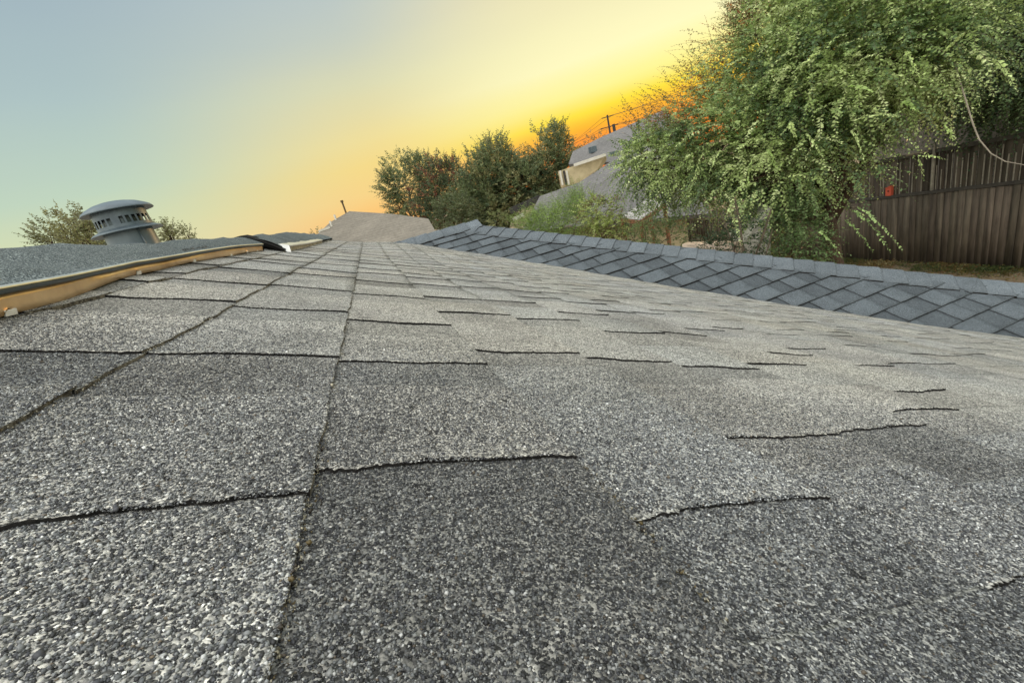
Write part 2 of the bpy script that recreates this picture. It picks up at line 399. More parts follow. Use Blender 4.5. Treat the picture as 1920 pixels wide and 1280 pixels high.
# --- wing slope facing the camera (slate blue, two-tone tabs)
sb2 = Slabs(); r2 = random.Random(12)
sR = -APEX[1] / CT                                   # slope coordinate of the wing's ridge
EX2 = .15
i = 0; s_ = sR
while s_ < (.9) / 1.0:
    s1 = s_ + EX2; yc0 = -s_ * CT; yc1 = -s1 * CT
    xa = min(VSUM - yc0, VSUM - yc1) - .25; xb = max(HSUM - yc0, HSUM - yc1)
    hipf = lambda q: HSUM + q * CT - .004
    x = xa - r2.uniform(0, .2); j = 0
    while x < xb:
        raised = j % 2; wd = r2.uniform(.13, .24) if raised else r2.uniform(.10, .2)
        v = (r2.uniform(.98, 1.18) if raised else r2.uniform(.72, .95)); tn = (v, v, v * 1.01)
        x1 = x + wd; f1 = None; f0 = None
        nf = (lambda s0_, rz: (lambda a, b: .010 * np.clip((a - s0_) / EX2, 0, 1) + .0035 * rz + .6 * wave(a * 1.7 - 3, -b * 1.3)))(s_, raised)
        hx = HSUM - yc1
        if x < hx or x < HSUM - yc0:
            f0_ = (lambda q, X0=x: np.minimum(X0, hipf(q) - .004)); f1_ = (lambda q, X1=x1: np.minimum(X1 + .001, hipf(q)))
            sb2.slab(s_ - .004, s1, x, x1, nf, tn, 6, 6, seed=i * 31 + j, wob=.0012, depth=.010, f0=f0_, f1=f1_)
        x = x1; j += 1
    s_ = s1; i += 1
o = sb2.build('wing_roof_slope', [MAT['new'], MAT['edge'], MAT['edge']], F2, O2, house)
o['label'] = 'newer slate blue shingle slope with overlapping two-tone tabs'

# --- cap shingles bent over the wing's hip and ridge, one overlapping the next
def caps(name, top, d, w2, w3, n, first, expo=.142, half=.185, over=.21, seed=1, mat='cap', label=None):
    """top: start point on the crest; d: direction the caps run; w2, w3: directions down either side"""
    rq = random.Random(seed); V = []; Fa = []; T = []; Mi = []; nv = 0
    w2 = w2 / np.linalg.norm(w2); w3 = w3 / np.linalg.norm(w3); nn = -(w2 + w3); nn /= np.linalg.norm(nn)
    n2 = np.cross(w2, d); n2 = n2 if n2 @ nn > 0 else -n2; n2 /= np.linalg.norm(n2)
    n3 = np.cross(w3, d); n3 = n3 if n3 @ nn > 0 else -n3; n3 /= np.linalg.norm(n3)
    for k in range(n):
        a = top + d * (expo * k); v = rq.choice([.89, .96, 1.02, 1.09]) * rq.uniform(.96, 1.04)
        jit = rq.uniform(-.006, .006); hl_ = half + rq.uniform(-.003, .003)
        rows = []
        for t, lift in ((0, .012), (.5, .018), (.97, .0235), (1.0, .022)):
            c0 = a + d * over * t + w2 * 0
            row = []
            for u in (-1, -.66, -.33, -.12, 0, .12, .33, .66, 1):
                if u < 0: p = c0 + w2 * (-u * hl_) + n2 * (lift - .005 * abs(u) ** 3)
                elif u > 0: p = c0 + w3 * (u * hl_) + n3 * (lift - .005 * abs(u) ** 3)
                else: p = c0 + nn * (lift - .004)
                if abs(u) < .2 and u != 0: p = p - nn * .002
                p = p + nn * .0015 * math.sin(k * 2.3 + u * 3 + t * 2) + d * jit * u
                row.append(p)
            rows.append(row)
        R_, C_ = len(rows), 9
        base = nv; V += [p for r_ in rows for p in r_]; nv += R_ * C_
        for i_ in range(R_ - 1):
            for c_ in range(C_ - 1):
                Fa.append((base + i_ * C_ + c_, base + (i_ + 1) * C_ + c_, base + (i_ + 1) * C_ + c_ + 1, base + i_ * C_ + c_ + 1)); Mi.append(0)
        # thickness: lower end and the two long edges
        for lst in ([base + (R_ - 1) * C_ + c_ for c_ in range(C_)], [base + i_ * C_ for i_ in range(R_)], [base + i_ * C_ + C_ - 1 for i_ in range(R_)]):
            lo = nv; V += [np.array(V[q]) - nn * .011 for q in lst]; nv += len(lst)
            for q in range(len(lst) - 1): Fa.append((lst[q], lo + q, lo + q + 1, lst[q + 1])); Mi.append(1)
        T += [(v * .99, v, v * 1.02)] * (nv - base)
    o = mesh_np(name, np.array(V), np.array(Fa), [MAT[mat], MAT['edge']], house, np.array(T), Mi)
    if label: o['label'] = label
    return o
AP = CAM + APEX
dh = np.array([1, -1, -TT]); dh /= np.linalg.norm(dh)
wA = np.array([-1.0, -1.0, 0]); nP2 = np.array([0, -ST, CT]); wA = wA - nP2 * (wA @ nP2); wA = wA - dh * (wA @ dh)   # down the wing slope, square to the hip
nP3 = np.array([ST, 0, CT]); wB = np.array([1.0, 1.0, 0]); wB = wB - nP3 * (wB @ nP3); wB = wB - dh * (wB @ dh)
caps('hip_cap', AP - np.array([0, 0, .004]), dh, wA, wB, 42, 0, seed=4, label='row of slate blue cap shingles down the hip of the wing')
XR0 = -(APEX[2] + H / CT) / TT      # where the wing's ridge runs into the main slope
nc = int((APEX[0] - XR0) / .142) + 2
caps('ridge_cap', AP + np.array([-(nc - 1) * .142 - .06, 0, .001]), np.array([1.0, 0, 0]), np.array([0, -CT, -ST]), np.array([0, CT, -ST]), nc, 0, seed=9, label='short row of cap shingles along the ridge of the wing')

# --- the slopes turned away from the camera, walls, soffits
ZE = -2.3                                      # eave height, camera-relative
def plain(name, pts, m, th=.05):
    b = MB(); p = [np.array(q, float) + CAM for q in pts]; nrm = np.cross(p[1] - p[0], p[2] - p[0]); nrm /= np.linalg.norm(nrm)
    if nrm[2] < 0: nrm = -nrm
    k = len(p); lo = [q - nrm * th for q in p]
    b.add(p + lo, [tuple(range(k)), tuple(range(2 * k - 1, k - 1, -1))] + [(i_, (i_ + 1) % k, k + (i_ + 1) % k, k + i_) for i_ in range(k)])
    return b.build(name, m, house)
XE = (-ZE - H / CT) / TT                        # main eave x
XH = APEX[0] + (APEX[2] - ZE) / TT              # wing eave x
YV = VSUM - XE                                  # inner corner
RX = -.505 * CT; RZ = -TT * RX - H / CT; XL = RX - (XE - RX)
sub = -.012
plain('roof_deck', [(RX, -6, RZ + sub - .01), (XE, -6, ZE + sub - .01), (XE, YV, ZE + sub - .01), (VSUM - YEND, YEND, -TT * (VSUM - YEND) - H / CT + sub - .01), (RX, YEND, RZ + sub - .01)], MAT['edge'], .03)
plain('wing_back_slope', [(APEX[0], APEX[1], APEX[2] + sub), (XR0, APEX[1], APEX[2] + sub), (XR0 - 1.0, 2 * APEX[1] + 0 - YV + 0, ZE), (XH, APEX[1] + (APEX[1] - YV), ZE)], MAT['new'], .04)
plain('wing_end_slope', [(APEX[0], APEX[1], APEX[2] + sub), (XH, APEX[1] + (APEX[1] - YV), ZE), (XH, YV, ZE + sub)], MAT['new'], .04)
plain('left_roof_slope', [(RX, -6, RZ + sub), (RX, YEND, RZ + sub), (XL, YEND, ZE), (XL, -6, ZE)], MAT['old'], .05)
MAT['brick'] = simple('tan_brick_wall', lin('A08468'), lin('86705A'), .9, scale=14, bump=.3)
MAT['trim'] = simple('white_painted_trim', lin('D8D4C8'), lin('C2BDB0'), .6, scale=4)
b = MB(); e = .45
b.box((XL + e, -5.7, 0), (XE - e, 4.7, 4.6 + ZE - .02)); b.box((XE - e - .3, YV + e, 0), (XH - e, APEX[1] + (APEX[1] - YV) - e, 4.6 + ZE - .025)); b.build('wall', MAT['brick'], house)
b = MB()
for yy_ in (-6, YEND): b.add([(XL, yy_ - .03, 4.6 + ZE - .14), (XE, yy_ - .03, 4.6 + ZE - .14), (RX, yy_ - .03, 4.6 + RZ - .14), (XL, yy_ - .03, 4.6 + ZE - .03), (XE, yy_ - .03, 4.6 + ZE - .03), (RX, yy_ - .03, 4.6 + RZ - .03)], [(0, 2, 5, 3), (2, 1, 4, 5)])
b.box((XE, -6, 4.6 + ZE - .17), (XE + .03, YV, 4.6 + ZE - .02)); b.box((XH, YV, 4.6 + ZE - .17), (XH + .03, APEX[1] * 2 - YV, 4.6 + ZE - .02)); b.box((XL + e, -5.72, 4.6 + ZE - .3), (XE - e, -5.66, 4.6 + ZE - .1))
b.build('fascia', MAT['trim'], house)
b = MB(); b.add([(XL + e, 4.72, 4.6 + ZE - .03), (XE - e, 4.72, 4.6 + ZE - .03), (RX, 4.72, 4.6 + RZ - .25)], [(0, 1, 2)]); b.build('gable_wall', MAT['brick'], house)
b = MB(); b.add([(XL + e, -5.7, 4.6 + ZE - .03), (XE - e, -5.7, 4.6 + ZE - .03), (RX, -5.7, 4.6 + RZ - .25)], [(0, 2, 1)]); b.build('gable_wall', MAT['brick'], house)

# --- ridge vent: crest of cap shingles, metal baffle with weep tabs
SR = -.505
def crest_mesh(name, ya, yb, hc, sl_, seed, mat, ny=90, front=0.0, lab=None):
    """shingled hump over the ridge; sl_(y) gives the s of its right edge and nr the height there"""
    r = np.random.default_rng(seed); ys = np.linspace(ya, yb, ny); us = np.linspace(0, 1, 15); V = []; T = []
    cut = np.sort(r.uniform(ya, yb, int((yb - ya) / .28) + 1))
    tv = r.uniform(.82, 1.15, len(cut) + 2)
    for y in ys:
        s_r, n_r = sl_(y); k = np.searchsorted(cut, y); lf = .0035 * (((y - (cut[k - 1] if k else ya)) / .3) % 1)
        hw = hc(y)
        for u in us:
            if u < .62:
                q = u / .62; s_ = s_r + (SR - s_r) * q; n_ = n_r + (hw - n_r) * (1 - (1 - q) ** 1.7)
            else:
                q = (u - .62) / .38; s_ = SR - .13 * q; n_ = hw - .10 * q - .03 * q * q
            n_ += lf * (1 if u > 0 else 0) + .0018 * math.sin(13 * y + 5 * u) * (u > 0) + .0012 * math.sin(31 * y + 9 * u)
            V.append((s_, y, n_)); T.append((tv[k],) * 3)
    nu = len(us); idx = np.arange(len(V)).reshape(ny, nu)
    f = np.stack([idx[:-1, :-1], idx[1:, :-1], idx[1:, 1:], idx[:-1, 1:]], -1).reshape(-1, 4).tolist(); mi = [0] * len(f)
    V = list(V)
    def skirt(lst, d):
        o = len(V)
        for q in lst: V.append((V[q][0], V[q][1], V[q][2] - d)); T.append((.5, .5, .5))
        for q in range(len(lst) - 1): f.append((lst[q], lst[q + 1], o + q + 1, o + q)); mi.append(1)
    skirt(idx[:, 0].tolist(), .004); skirt(idx[0, :].tolist()[::-1], .05 if front else .006); skirt(idx[-1, :].tolist(), .05)
    o = mesh_np(name, np.array(V), np.array(f), [MAT[mat], MAT['edge']], None, np.array(T), mi)
    o.parent = house; bpy.context.view_layer.update(); o.matrix_parent_inverse = house.matrix_world.inverted(); o.matrix_basis = mat4(F1, O1)
    if lab: o['label'] = lab
    return o
def put1(o, parent=None):
    o.parent = parent or house; bpy.context.view_layer.update(); o.matrix_parent_inverse = (parent or house).matrix_world.inverted(); o.matrix_basis = mat4(F1, O1); return o
path1 = [(-2.0, -.335), (.2, -.345), (.45, -.362), (.637, -.378), (.87, -.408), (1.2, -.424), (1.55, -.430), (1.9, -.424)]
def sp1(y): return float(np.interp(y, [p[0] for p in path1], [p[1] for p in path1]))
def n_top(y): return .029 + .002 * math.sin(y * 5)
crest_mesh('ridge_shingle_cap', -2, 1.93, lambda y: .040 + .0018 * math.sin(4.2 * y + .5) + .0012 * math.sin(9 * y), lambda y: (sp1(y) + .0035, n_top(y) - .0005), 3, 'vent_cap', lab='granulated shingle cap over the near length of the ridge')
crest_mesh('ridge_shingle_cap', 2.02, YEND, lambda y: float(np.interp(y, [2, 2.2, 2.5, 3.0, 4.0, 5.0], [.046, .052, .050, .064, .050, .042])), lambda y: (-.375, .020), 8, 'vent_cap', front=1, lab='granulated shingle cap over the far length of the ridge')
def metal_mat(name, c1, c2, rough, metal=1.0, scale=9):
    m, bs = new_mat(name)
    n = noise(scale, 5, .6); nt.links.new(ramp(n, [(.3, c2), (.62, c1)]), bs.inputs['Base Color'])
    bs.inputs['Metallic'].default_value = metal; bs.inputs['Roughness'].default_value = rough
    bp = N('ShaderNodeBump'); bp.inputs['Strength'].default_value = .25; bp.inputs['Distance'].default_value = .004
    nt.links.new(noise(25, 3, .5), bp.inputs['Height']); nt.links.new(bp.outputs[0], bs.inputs['Normal']); return m
MAT['baffle'] = metal_mat('sunset_tinted_metal', lin('F6D6A8'), lin('CBA677'), .33, .6)  # tan base colour has the reflected sunset glow painted in
MAT['lip'] = metal_mat('dark_bronze_metal', lin('5A6468'), lin('3E464A'), .35, .8)
MAT['bright'] = metal_mat('bare_galvanised_metal', lin('E8E4DA'), lin('B8B4AA'), .3, .9)
MAT['louvre'] = metal_mat('painted_grey_sheet_metal', lin('5E6A70'), lin('46525A'), .42, .15, scale=12)
MAT['paint'] = simple('white_nail_tab', lin('F2F0EA'), lin('CFCBC0'), .5, scale=90)
MAT['black'] = simple('black_void', lin('1A1A1C'), lin('101012'), .9, scale=20)
rv = empty('ridge_vent', tuple(P1(-.35, .5, .01))); rv.parent = house; bpy.context.view_layer.update(); rv.matrix_parent_inverse = house.matrix_world.inverted()
rv['label'] = 'long metal ridge vent edge glowing tan beneath the shingle cap'
def strip_faces(b, ys, prof, m=0):
    """prof(y) -> list of (s, n)"""
    rows = [[(q[0], y, q[1]) for q in prof(y)] for y in ys]; k = len(rows[0])
    b.add([p for r_ in rows for p in r_], [(i_ * k + j, (i_ + 1) * k + j, (i_ + 1) * k + j + 1, i_ * k + j + 1) for i_ in range(len(ys) - 1) for j in range(k - 1)], m)
ys = np.linspace(-2, 1.9, 160)
def bot(y): return float(wave(sp1(y), y)) + .0045
b = MB()
slots = [.53, .88, 1.18, 1.50, 1.68, 1.82, .30]
yl = sorted(set([round(float(q), 4) for q in ys] + [round(q + d_, 4) for q in slots for d_ in (-.012, .012)]))
def bprof(y):
    s_ = sp1(y); nb = bot(y) + .0002; nb2 = nb + (.0065 if any(abs(y - q) < .0119 for q in slots) else 0)
    bul = .0012 * math.sin(y * 17) + .0007 * math.sin(y * 43)
    return [(s_ + .006, nb2), (s_ + .004 + bul, nb + .007), (s_ + .003 + bul * .6, nb + .014), (s_ + .0015, n_top(y) - .008)]
strip_faces(b, yl, bprof)
o = put1(b.build('metal_baffle', MAT['baffle'], None, smooth=True), rv); q = o.modifiers.new('sol', 'SOLIDIFY'); q.thickness = .0008
b = MB()
strip_faces(b, ys, lambda y: [(sp1(y) + .0015, n_top(y) - .008), (sp1(y) + .0065, n_top(y) - .0065), (sp1(y) + .008, n_top(y) - .0035), (sp1(y) + .0065, n_top(y) - .0008)])
put1(b.build('metal_lip', MAT['lip'], None, smooth=True), rv)
b = MB()
strip_faces(b, ys, lambda y: [(sp1(y) + .0067, n_top(y) - .0010), (sp1(y) + .0062, n_top(y) + .0006), (sp1(y) + .003, n_top(y) + .0010), (sp1(y) + .001, n_top(y) - .0005)])
put1(b.build('bright_edge', MAT['bright'], None, smooth=True), rv)
for q in slots:
    b = MB(); s_ = sp1(q); z = bot(q)
    b.hexa([(s_ + .0045, q - .008, z - .001), (s_ + .0068, q - .008, z - .001), (s_ + .0068, q + .007, z - .001), (s_ + .0045, q + .007, z - .001), (s_ + .0045, q - .008, z + .0052), (s_ + .0062, q - .008, z + .0048), (s_ + .0062, q + .007, z + .0048), (s_ + .0045, q + .007, z + .0052)])
    put1(b.build('weep_tab', MAT['paint'], None, bevel=.0005), rv)
# second length of the vent further along, with its bright folded flashing and the lifted dark shingle end
b = MB()
ys2 = np.linspace(2.06, 3.6, 40)
strip_faces(b, ys2, lambda y: [(-.352, .002), (-.354, .014), (-.358, .022 + .002 * math.sin(y * 4))])
rv2 = empty('ridge_vent', tuple(P1(-.36, 2.2, .01))); rv2.parent = house; bpy.context.view_layer.update(); rv2.matrix_parent_inverse = house.matrix_world.inverted(); rv2['label'] = 'far length of ridge vent with a white folded end'
put1(b.build('metal_baffle', simple('weathered_flashing', lin('B0A890'), lin('6C6858'), .7, scale=30), None), rv2)
b = MB(); strip_faces(b, ys2, lambda y: [(-.350, .020 + .002 * math.sin(y * 4)), (-.349, .026 + .002 * math.sin(y * 4)), (-.40, .028)])
b.add([(-.352, 2.06, .028), (-.41, 2.05, .030), (-.352, 2.03, .0), (-.338, 2.03, .0)], [(0, 1, 2, 3)])
put1(b.build('bright_edge', MAT['bright'], None), rv2)
b = MB()   # lifted dark shingle end, an arch standing up off the ridge
arc = [(-.36, .010, .012), (-.40, .024, .010), (-.44, .034, .012), (-.48, .043, .010), (-.515, .046, .008), (-.55, .030, .006), (-.60, -.005, .004)]
for yq, dz in ((1.985, 0), (2.10, .004)):
    for s_, n_, t_ in arc: b.v += [(s_, yq, n_ + dz), (s_, yq + .01, n_ - t_ + dz - .004)]
k = len(arc) * 2
for i_ in range(len(arc) - 1):
    b.f += [(2 * i_, 2 * i_ + 2, 2 * i_ + 3, 2 * i_ + 1), (2 * i_, k + 2 * i_, k + 2 * i_ + 2, 2 * i_ + 2)]; b.m += [0, 0]
put1(b.build('lifted_shingle', MAT['edge'], None), None)
# ragged underlay and leaf crumbs lying behind the bright edge
V = []; Fa = []; C = []; n = 0
for _ in range(2600):
    y = RNG.uniform(.25, 1.75); 
    if math.sin(y * 6.3) + math.sin(y * 17) * .6 + RNG.normal(0, .4) < .2: continue
    s_ = sp1(y) - abs(RNG.normal(0, .008)) - .006; p = np.array([s_, y, n_top(y) + .0015 + RNG.uniform(0, .003)])
    d = RNG.normal(0, 1, (3, 3)); d[:, 2] *= .4; V.append(p + d * RNG.uniform(.0008, .0022)); Fa.append((n, n + 1, n + 2)); n += 3
    C += [[lin('1E1A16'), lin('332C24'), lin('4E4636')][RNG.integers(3)][:3]] * 3
o = mesh_np('debris', np.concatenate(V), np.array(Fa), MAT['granule'], None, np.array(C)); put1(o, rv); o['kind'] = 'stuff'

# --- round sheet-metal vent with a domed hat
VC = at(230, 414, 3.0); vs_ = 1.0
rvz = CAM[2] + RZ - (RX - VC[0]) * TT
ven = empty('roof_vent', (VC[0], VC[1], rvz)); ven.parent = house; bpy.context.view_layer.update(); ven.matrix_parent_inverse = house.matrix_world.inverted()
ven['label'] = 'round grey sheet metal roof vent with a domed hat and a band of slots'
c0 = (VC[0], VC[1], VC[2])
b = MB(); b.lathe([(0.001, .094), (.03, .0935), (.06, .090), (.095, .081), (.125, .067), (.142, .056), (.149, .047), (.150, .043), (.146, .0425), (.12, .046), (.0, .05)], 56, 0, c0); b.build('domed_hat', MAT['louvre'], ven, smooth=True)
def skipw(i_, k): return i_ == 2 and (k % 2 == 0) and (k % 14 not in (0,))
pr = [(.107, .052), (.109, .030), (.110, .010), (.111, -.024), (.112, -.040)]
b = MB(); b.lathe(pr, 84, 0, c0, skip=lambda i_, k: i_ == 2 and (k % 3 != 0) and (k % 21 not in (1, 2))); o = b.build('slotted_drum', MAT['louvre'], ven); q = o.modifiers.new('sol', 'SOLIDIFY'); q.thickness = .002
b = MB(); b.lathe([(.078, .045), (.078, -.04)], 40, 0, c0); b.build('inner_pipe', MAT['lip'], ven, smooth=True)
b = MB(); b.lathe([(.108, -.036), (.125, -.042), (.143, -.050), (.151, -.057), (.150, -.060), (.135, -.057), (.10, -.053)], 56, 0, c0); b.build('storm_collar', MAT['louvre'], ven, smooth=True)
b = MB(); b.lathe([(.102, -.050), (.104, -.10), (.112, rvz - VC[2] + .02), (.20, rvz - VC[2] - .06)], 56, 0, c0); b.beam((VC[0] + .075, VC[1] - .078, VC[2] - .055), (VC[0] + .080, VC[1] - .083, VC[2] - .20), .006, .006); b.build('flue_pipe', MAT['louvre'], ven, smooth=True)

# ------------------------------------------------------------------ ground
def ground():
    n = 90; xs = np.linspace(-1, 1, n); f_ = lambda q: np.sign(q) * (abs(q) ** 3) * 900 + q * 40
    X, Y = np.meshgrid(f_(xs) + 10, f_(xs) + 10, indexing='ij'); Z = .03 * np.sin(X * .9) * np.cos(Y * .7)
    Z[(np.abs(X - 2) < 14) & (np.abs(Y) < 14)] *= .4
    idx = np.arange(n * n).reshape(n, n); fq = np.stack([idx[:-1, :-1], idx[1:, :-1], idx[1:, 1:], idx[:-1, 1:]], -1).reshape(-1, 4)
    m, bs = new_mat('bare_brown_yard')
    c = ramp(noise(.6, 6, .65), [(.3, lin('6E6048')), (.5, lin('857359')), (.7, lin('96876B'))])
    c = mulc(c, ramp(noise(18, 4, .7), [(.3, g(.6)), (.6, g(1.1))]))
    nt.links.new(c, bs.inputs['Base Color']); bs.inputs['Roughness'].default_value = .95
    bp = N('ShaderNodeBump'); bp.inputs['Strength'].default_value = .6; bp.inputs['Distance'].default_value = .03; nt.links.new(noise(25, 4, .7), bp.inputs['Height']); nt.links.new(bp.outputs[0], bs.inputs['Normal'])
    o = mesh_np('ground', np.stack([X, Y, Z], -1).reshape(-1, 3), fq, m, None, smooth=True); o['kind'] = 'structure'
ground()

# ------------------------------------------------------------------ foliage tools
def leaf_mat(name, trans=.35, rough=.45):
    global nt
    m, bs = new_mat(name)
    a = N('ShaderNodeAttribute', attribute_name='tone'); nt.links.new(a.outputs['Color'], bs.inputs['Base Color'])
    bs.inputs['Roughness'].default_value = rough; bs.inputs['Specular IOR Level'].default_value = .4
    tr = N('ShaderNodeBsdfTranslucent'); nt.links.new(a.outputs['Color'], tr.inputs[0])
    mx = N('ShaderNodeMixShader'); mx.inputs[0].default_value = trans; nt.links.new(bs.outputs[0], mx.inputs[1]); nt.links.new(tr.outputs[0], mx.inputs[2])
    out = [q for q in nt.nodes if q.type == 'OUTPUT_MATERIAL'][0]; nt.links.new(mx.outputs[0], out.inputs[0]); return m
MAT['leaf'] = leaf_mat('green_leaf')
MAT['bark'] = simple('brown_bark', lin('5A4636'), lin('35291F'), .95, scale=12, stretch=(3, 3, .6), bump=.8)
MAT['twig'] = simple('grey_brown_twig', lin('6E6250'), lin('4A4034'), .9, scale=20)
def unit(a): return a / (np.linalg.norm(a, axis=-1, keepdims=True) + 1e-9)
def shoots(st, dr, L, nl, ll, lw, droop, pal, rs, tipw=.5, up=0.0):
    """leafy shoots; st, dr (N,3); L (N,); returns leaf verts, quads, colours and shoot polylines"""
    n = len(st); t = (np.arange(nl) + .7) / nl
    T = t[None, :] + rs.uniform(-.3, .3, (n, nl)) / nl
    dr = unit(dr); perp = unit(np.cross(dr, np.tile([0, 0, 1.0], (n, 1)) + rs.normal(0, .15, (n, 3))))
    dz = np.array([0, 0, -1.0])
    P = st[:, None] + dr[:, None] * (L[:, None] * T)[..., None] + dz * (droop * L[:, None] * T ** 2)[..., None]
    tang = unit(dr[:, None] + dz * (2 * droop * T)[..., None])
    side = np.where(np.arange(nl) % 2, 1, -1)[None, :, None]
    pr_ = unit(perp[:, None] - tang * (perp[:, None] * tang).sum(-1, keepdims=True)); nrm = np.cross(tang, pr_)
    d = unit(pr_ * side + tang * .55 + nrm * rs.normal(0, .35, (n, nl, 1)) + rs.normal(0, .25, (n, nl, 3)) + dz * .25)
    sz = (1 - (1 - tipw) * T ** 2) * rs.uniform(.7, 1.25, (n, nl))
    la = (ll * sz)[..., None]; lb = (lw * sz)[..., None]
    w_ = unit(np.cross(d, nrm + rs.normal(0, .5, (n, nl, 3)))); fold = unit(np.cross(w_, d))
    v0_ = P; v1 = P + d * la * .45 + w_ * lb * .5 + fold * lb * .18; v2 = P + d * la; v3 = P + d * la * .45 - w_ * lb * .5 + fold * lb * .18
    V = np.stack([v0_, v1, v2, v3], 2).reshape(-1, 3); Fq = np.arange(len(V)).reshape(-1, 4)
    pal = np.array(pal); lum = pal.sum(1); pal = pal[np.argsort(lum)]; cl_ = np.sin(st[:, 0] * 4.1 + st[:, 1] * 1.7) + np.sin(st[:, 1] * 3.7 - st[:, 2] * 2.9 + 1) + np.sin(st[:, 2] * 5.3 + st[:, 0] * 2.1 + 2) + rs.normal(0, 1.1, n)
    cs = pal[np.clip(((cl_ + 2.6) / 5.2 * len(pal)).astype(int), 0, len(pal) - 1)][:, None] * rs.uniform(.7, 1.3, (n, nl, 1))  # paler and darker clumps of shoots stand in for lit clusters and shaded hollows
    cs = np.repeat(cs.reshape(-1, 3), 4, 0)
    tt = np.linspace(0, 1, 5); PL = st[:, None] + dr[:, None] * (L[:, None] * tt)[..., None] + dz * (droop * L[:, None] * tt ** 2)[..., None]
    return V, Fq, cs, PL
def twig_mesh(PL, rad):
    """thin three-sided twigs along polylines (N,k,3)"""
    n, k, _ = PL.shape; d = unit(np.gradient(PL, axis=1)); u = unit(np.cross(d, np.array([.3, .2, .9]))); v = np.cross(d, u)
    rr_ = rad * np.linspace(1, .35, k)[None, :, None]
    rings = np.stack([PL + rr_ * (u * math.cos(a) + v * math.sin(a)) for a in (0, 2.094, 4.188)], 2)
    V = rings.reshape(-1, 3); idx = np.arange(n * k * 3).reshape(n, k, 3); q = []
    for a in range(3):
        b_ = (a + 1) % 3; q.append(np.stack([idx[:, :-1, a], idx[:, 1:, a], idx[:, 1:, b_], idx[:, :-1, b_]], -1).reshape(-1, 4))
    return V, np.concatenate(q)
def blob_points(blobs, dens, rs, shell=.35):
    P = []; D = []
    for c, r3, wgt in blobs:
        r3 = np.array(r3, float); n = max(4, int(dens * wgt * r3.prod() ** (2 / 3)))
        d = unit(rs.normal(0, 1, (n, 3))); rad = rs.uniform(shell, 1, (n, 1)) ** .6
        bump = 1 + .22 * np.sin(d[:, :1] * 5 + c[0]) * np.sin(d[:, 1:2] * 6 + c[1]) + .15 * np.sin(d[:, 2:] * 9 + c[2])
        P.append(np.array(c) + d * r3 * rad * bump); D.append(d)
    return np.concatenate(P), np.concatenate(D)
def tree(name, base, blobs, label, cat='tree', group=None, dens=60, L=(.4, .7), nl=14, ll=.06, lw=.03, droop=.4, pal=None, trunk_r=.15, seed=1, outw=1.0, upw=.2, twr=.003, fork=.45, trunk=True, extra=None, mat='leaf', shell=.35, branches=4):
    rs = np.random.default_rng(seed); base = np.array(base, float)
    t = empty(name, tuple(base), label, cat, group)
    P, D = blob_points(blobs, dens, rs, shell)
    dr = D * outw + np.array([0, 0, upw]) + rs.normal(0, .45, D.shape)
    V, Fq, C, PL = shoots(P, dr, rs.uniform(L[0], L[1], len(P)), nl, ll, lw, droop, pal, rs)
    Vs = [V]; Fs = [Fq]; Cs = [C]; PLs = [PL]; o_ = len(V)
    for ex in (extra or []):
        v, f_, c, pl = shoots(*ex, rs); Vs.append(v); Fs.append(f_ + o_); Cs.append(c); PLs.append(pl); o_ += len(v)
    tv, tf = twig_mesh(np.concatenate(PLs), twr)
    mesh_np('crown', np.concatenate(Vs + [tv]), np.concatenate(Fs + [tf + o_]), [MAT[mat], MAT['twig']], t, np.concatenate(Cs + [np.ones((len(tv), 3))]), np.concatenate([np.zeros(o_ // 4, int), np.ones(len(tf), int)]))
    cen = np.mean([np.array(q[0]) for q in blobs], 0); fk = base + (cen - base) * fork; fk[:2] = base[:2] + (cen[:2] - base[:2]) * fork * .35
    b = MB(); mid_ = (base + fk) / 2 + np.array([.05, -.04, 0]) * trunk_r * 6
    b.tube([base - [0, 0, .1], base + (mid_ - base) * .15, mid_, fk], [trunk_r * 1.5, trunk_r * 1.08, trunk_r * .95, trunk_r * .8], 10)
    for c, r3, wgt in blobs:
        c = np.array(c); r3 = np.array(r3)
        m1 = fk + (c - fk) * .5 + rs.normal(0, .08, 3) * np.linalg.norm(c - fk) * .5 + np.array([0, 0, .1 * np.linalg.norm(c - fk)])
        b.tube([fk - (fk - mid_) * .15, m1, c], [trunk_r * .55, trunk_r * .36, trunk_r * .18], 7)
        for _ in range(branches):
            e_ = c + unit(rs.normal(0, 1, 3)) * r3 * .8; m2 = (c + e_) / 2 + rs.normal(0, .1, 3) * r3
            b.tube([c + (m1 - c) * rs.uniform(0, .5), m2, e_], [trunk_r * .17, trunk_r * .11, trunk_r * .04], 5)
    b.build('trunk', MAT['bark'], t, smooth=True)
    return t
def G(*hx): return [lin(h)[:3] for h in hx]

# ------------------------------------------------------------------ big weeping tree on the right
def BL(px, py, rng, rx, ry=None, rz=None, w_=1.0): return (at(px, py, rng), (rx, ry or rx, rz or rx), w_)
big = [BL(1205, 305, 11.5, .62), BL(1250, 300, 11.5, .85, w_=1.1), BL(1365, 250, 11.2, 1.1), BL(1300, 318, 11.0, .8, rz=.6), BL(1465, 135, 11.2, 1.25), BL(1450, 280, 10.8, 1.5), BL(1430, 325, 10.8, .65, rz=.45), BL(1525, 50, 11.5, 1.25), BL(1560, 150, 10.8, 1.4),
       BL(1530, 262, 11.0, .95, rz=.65), BL(1640, 60, 11.3, 1.5), BL(1665, 115, 10.9, 1.1, rz=.75), BL(1600, -40, 11.5, 1.5, w_=.6), BL(1760, 70, 11.5, 1.0, w_=.8), BL(1460, 300, 12.2, 1.1, rz=.8, w_=.8)]
GP = G('8EA462', 'A2B66E', '768E58', 'BECE88', '5E764C', 'D2DE9E', 'AEC07C')
bright = G('C4D88A', 'D2E29A', 'B4CC7C')
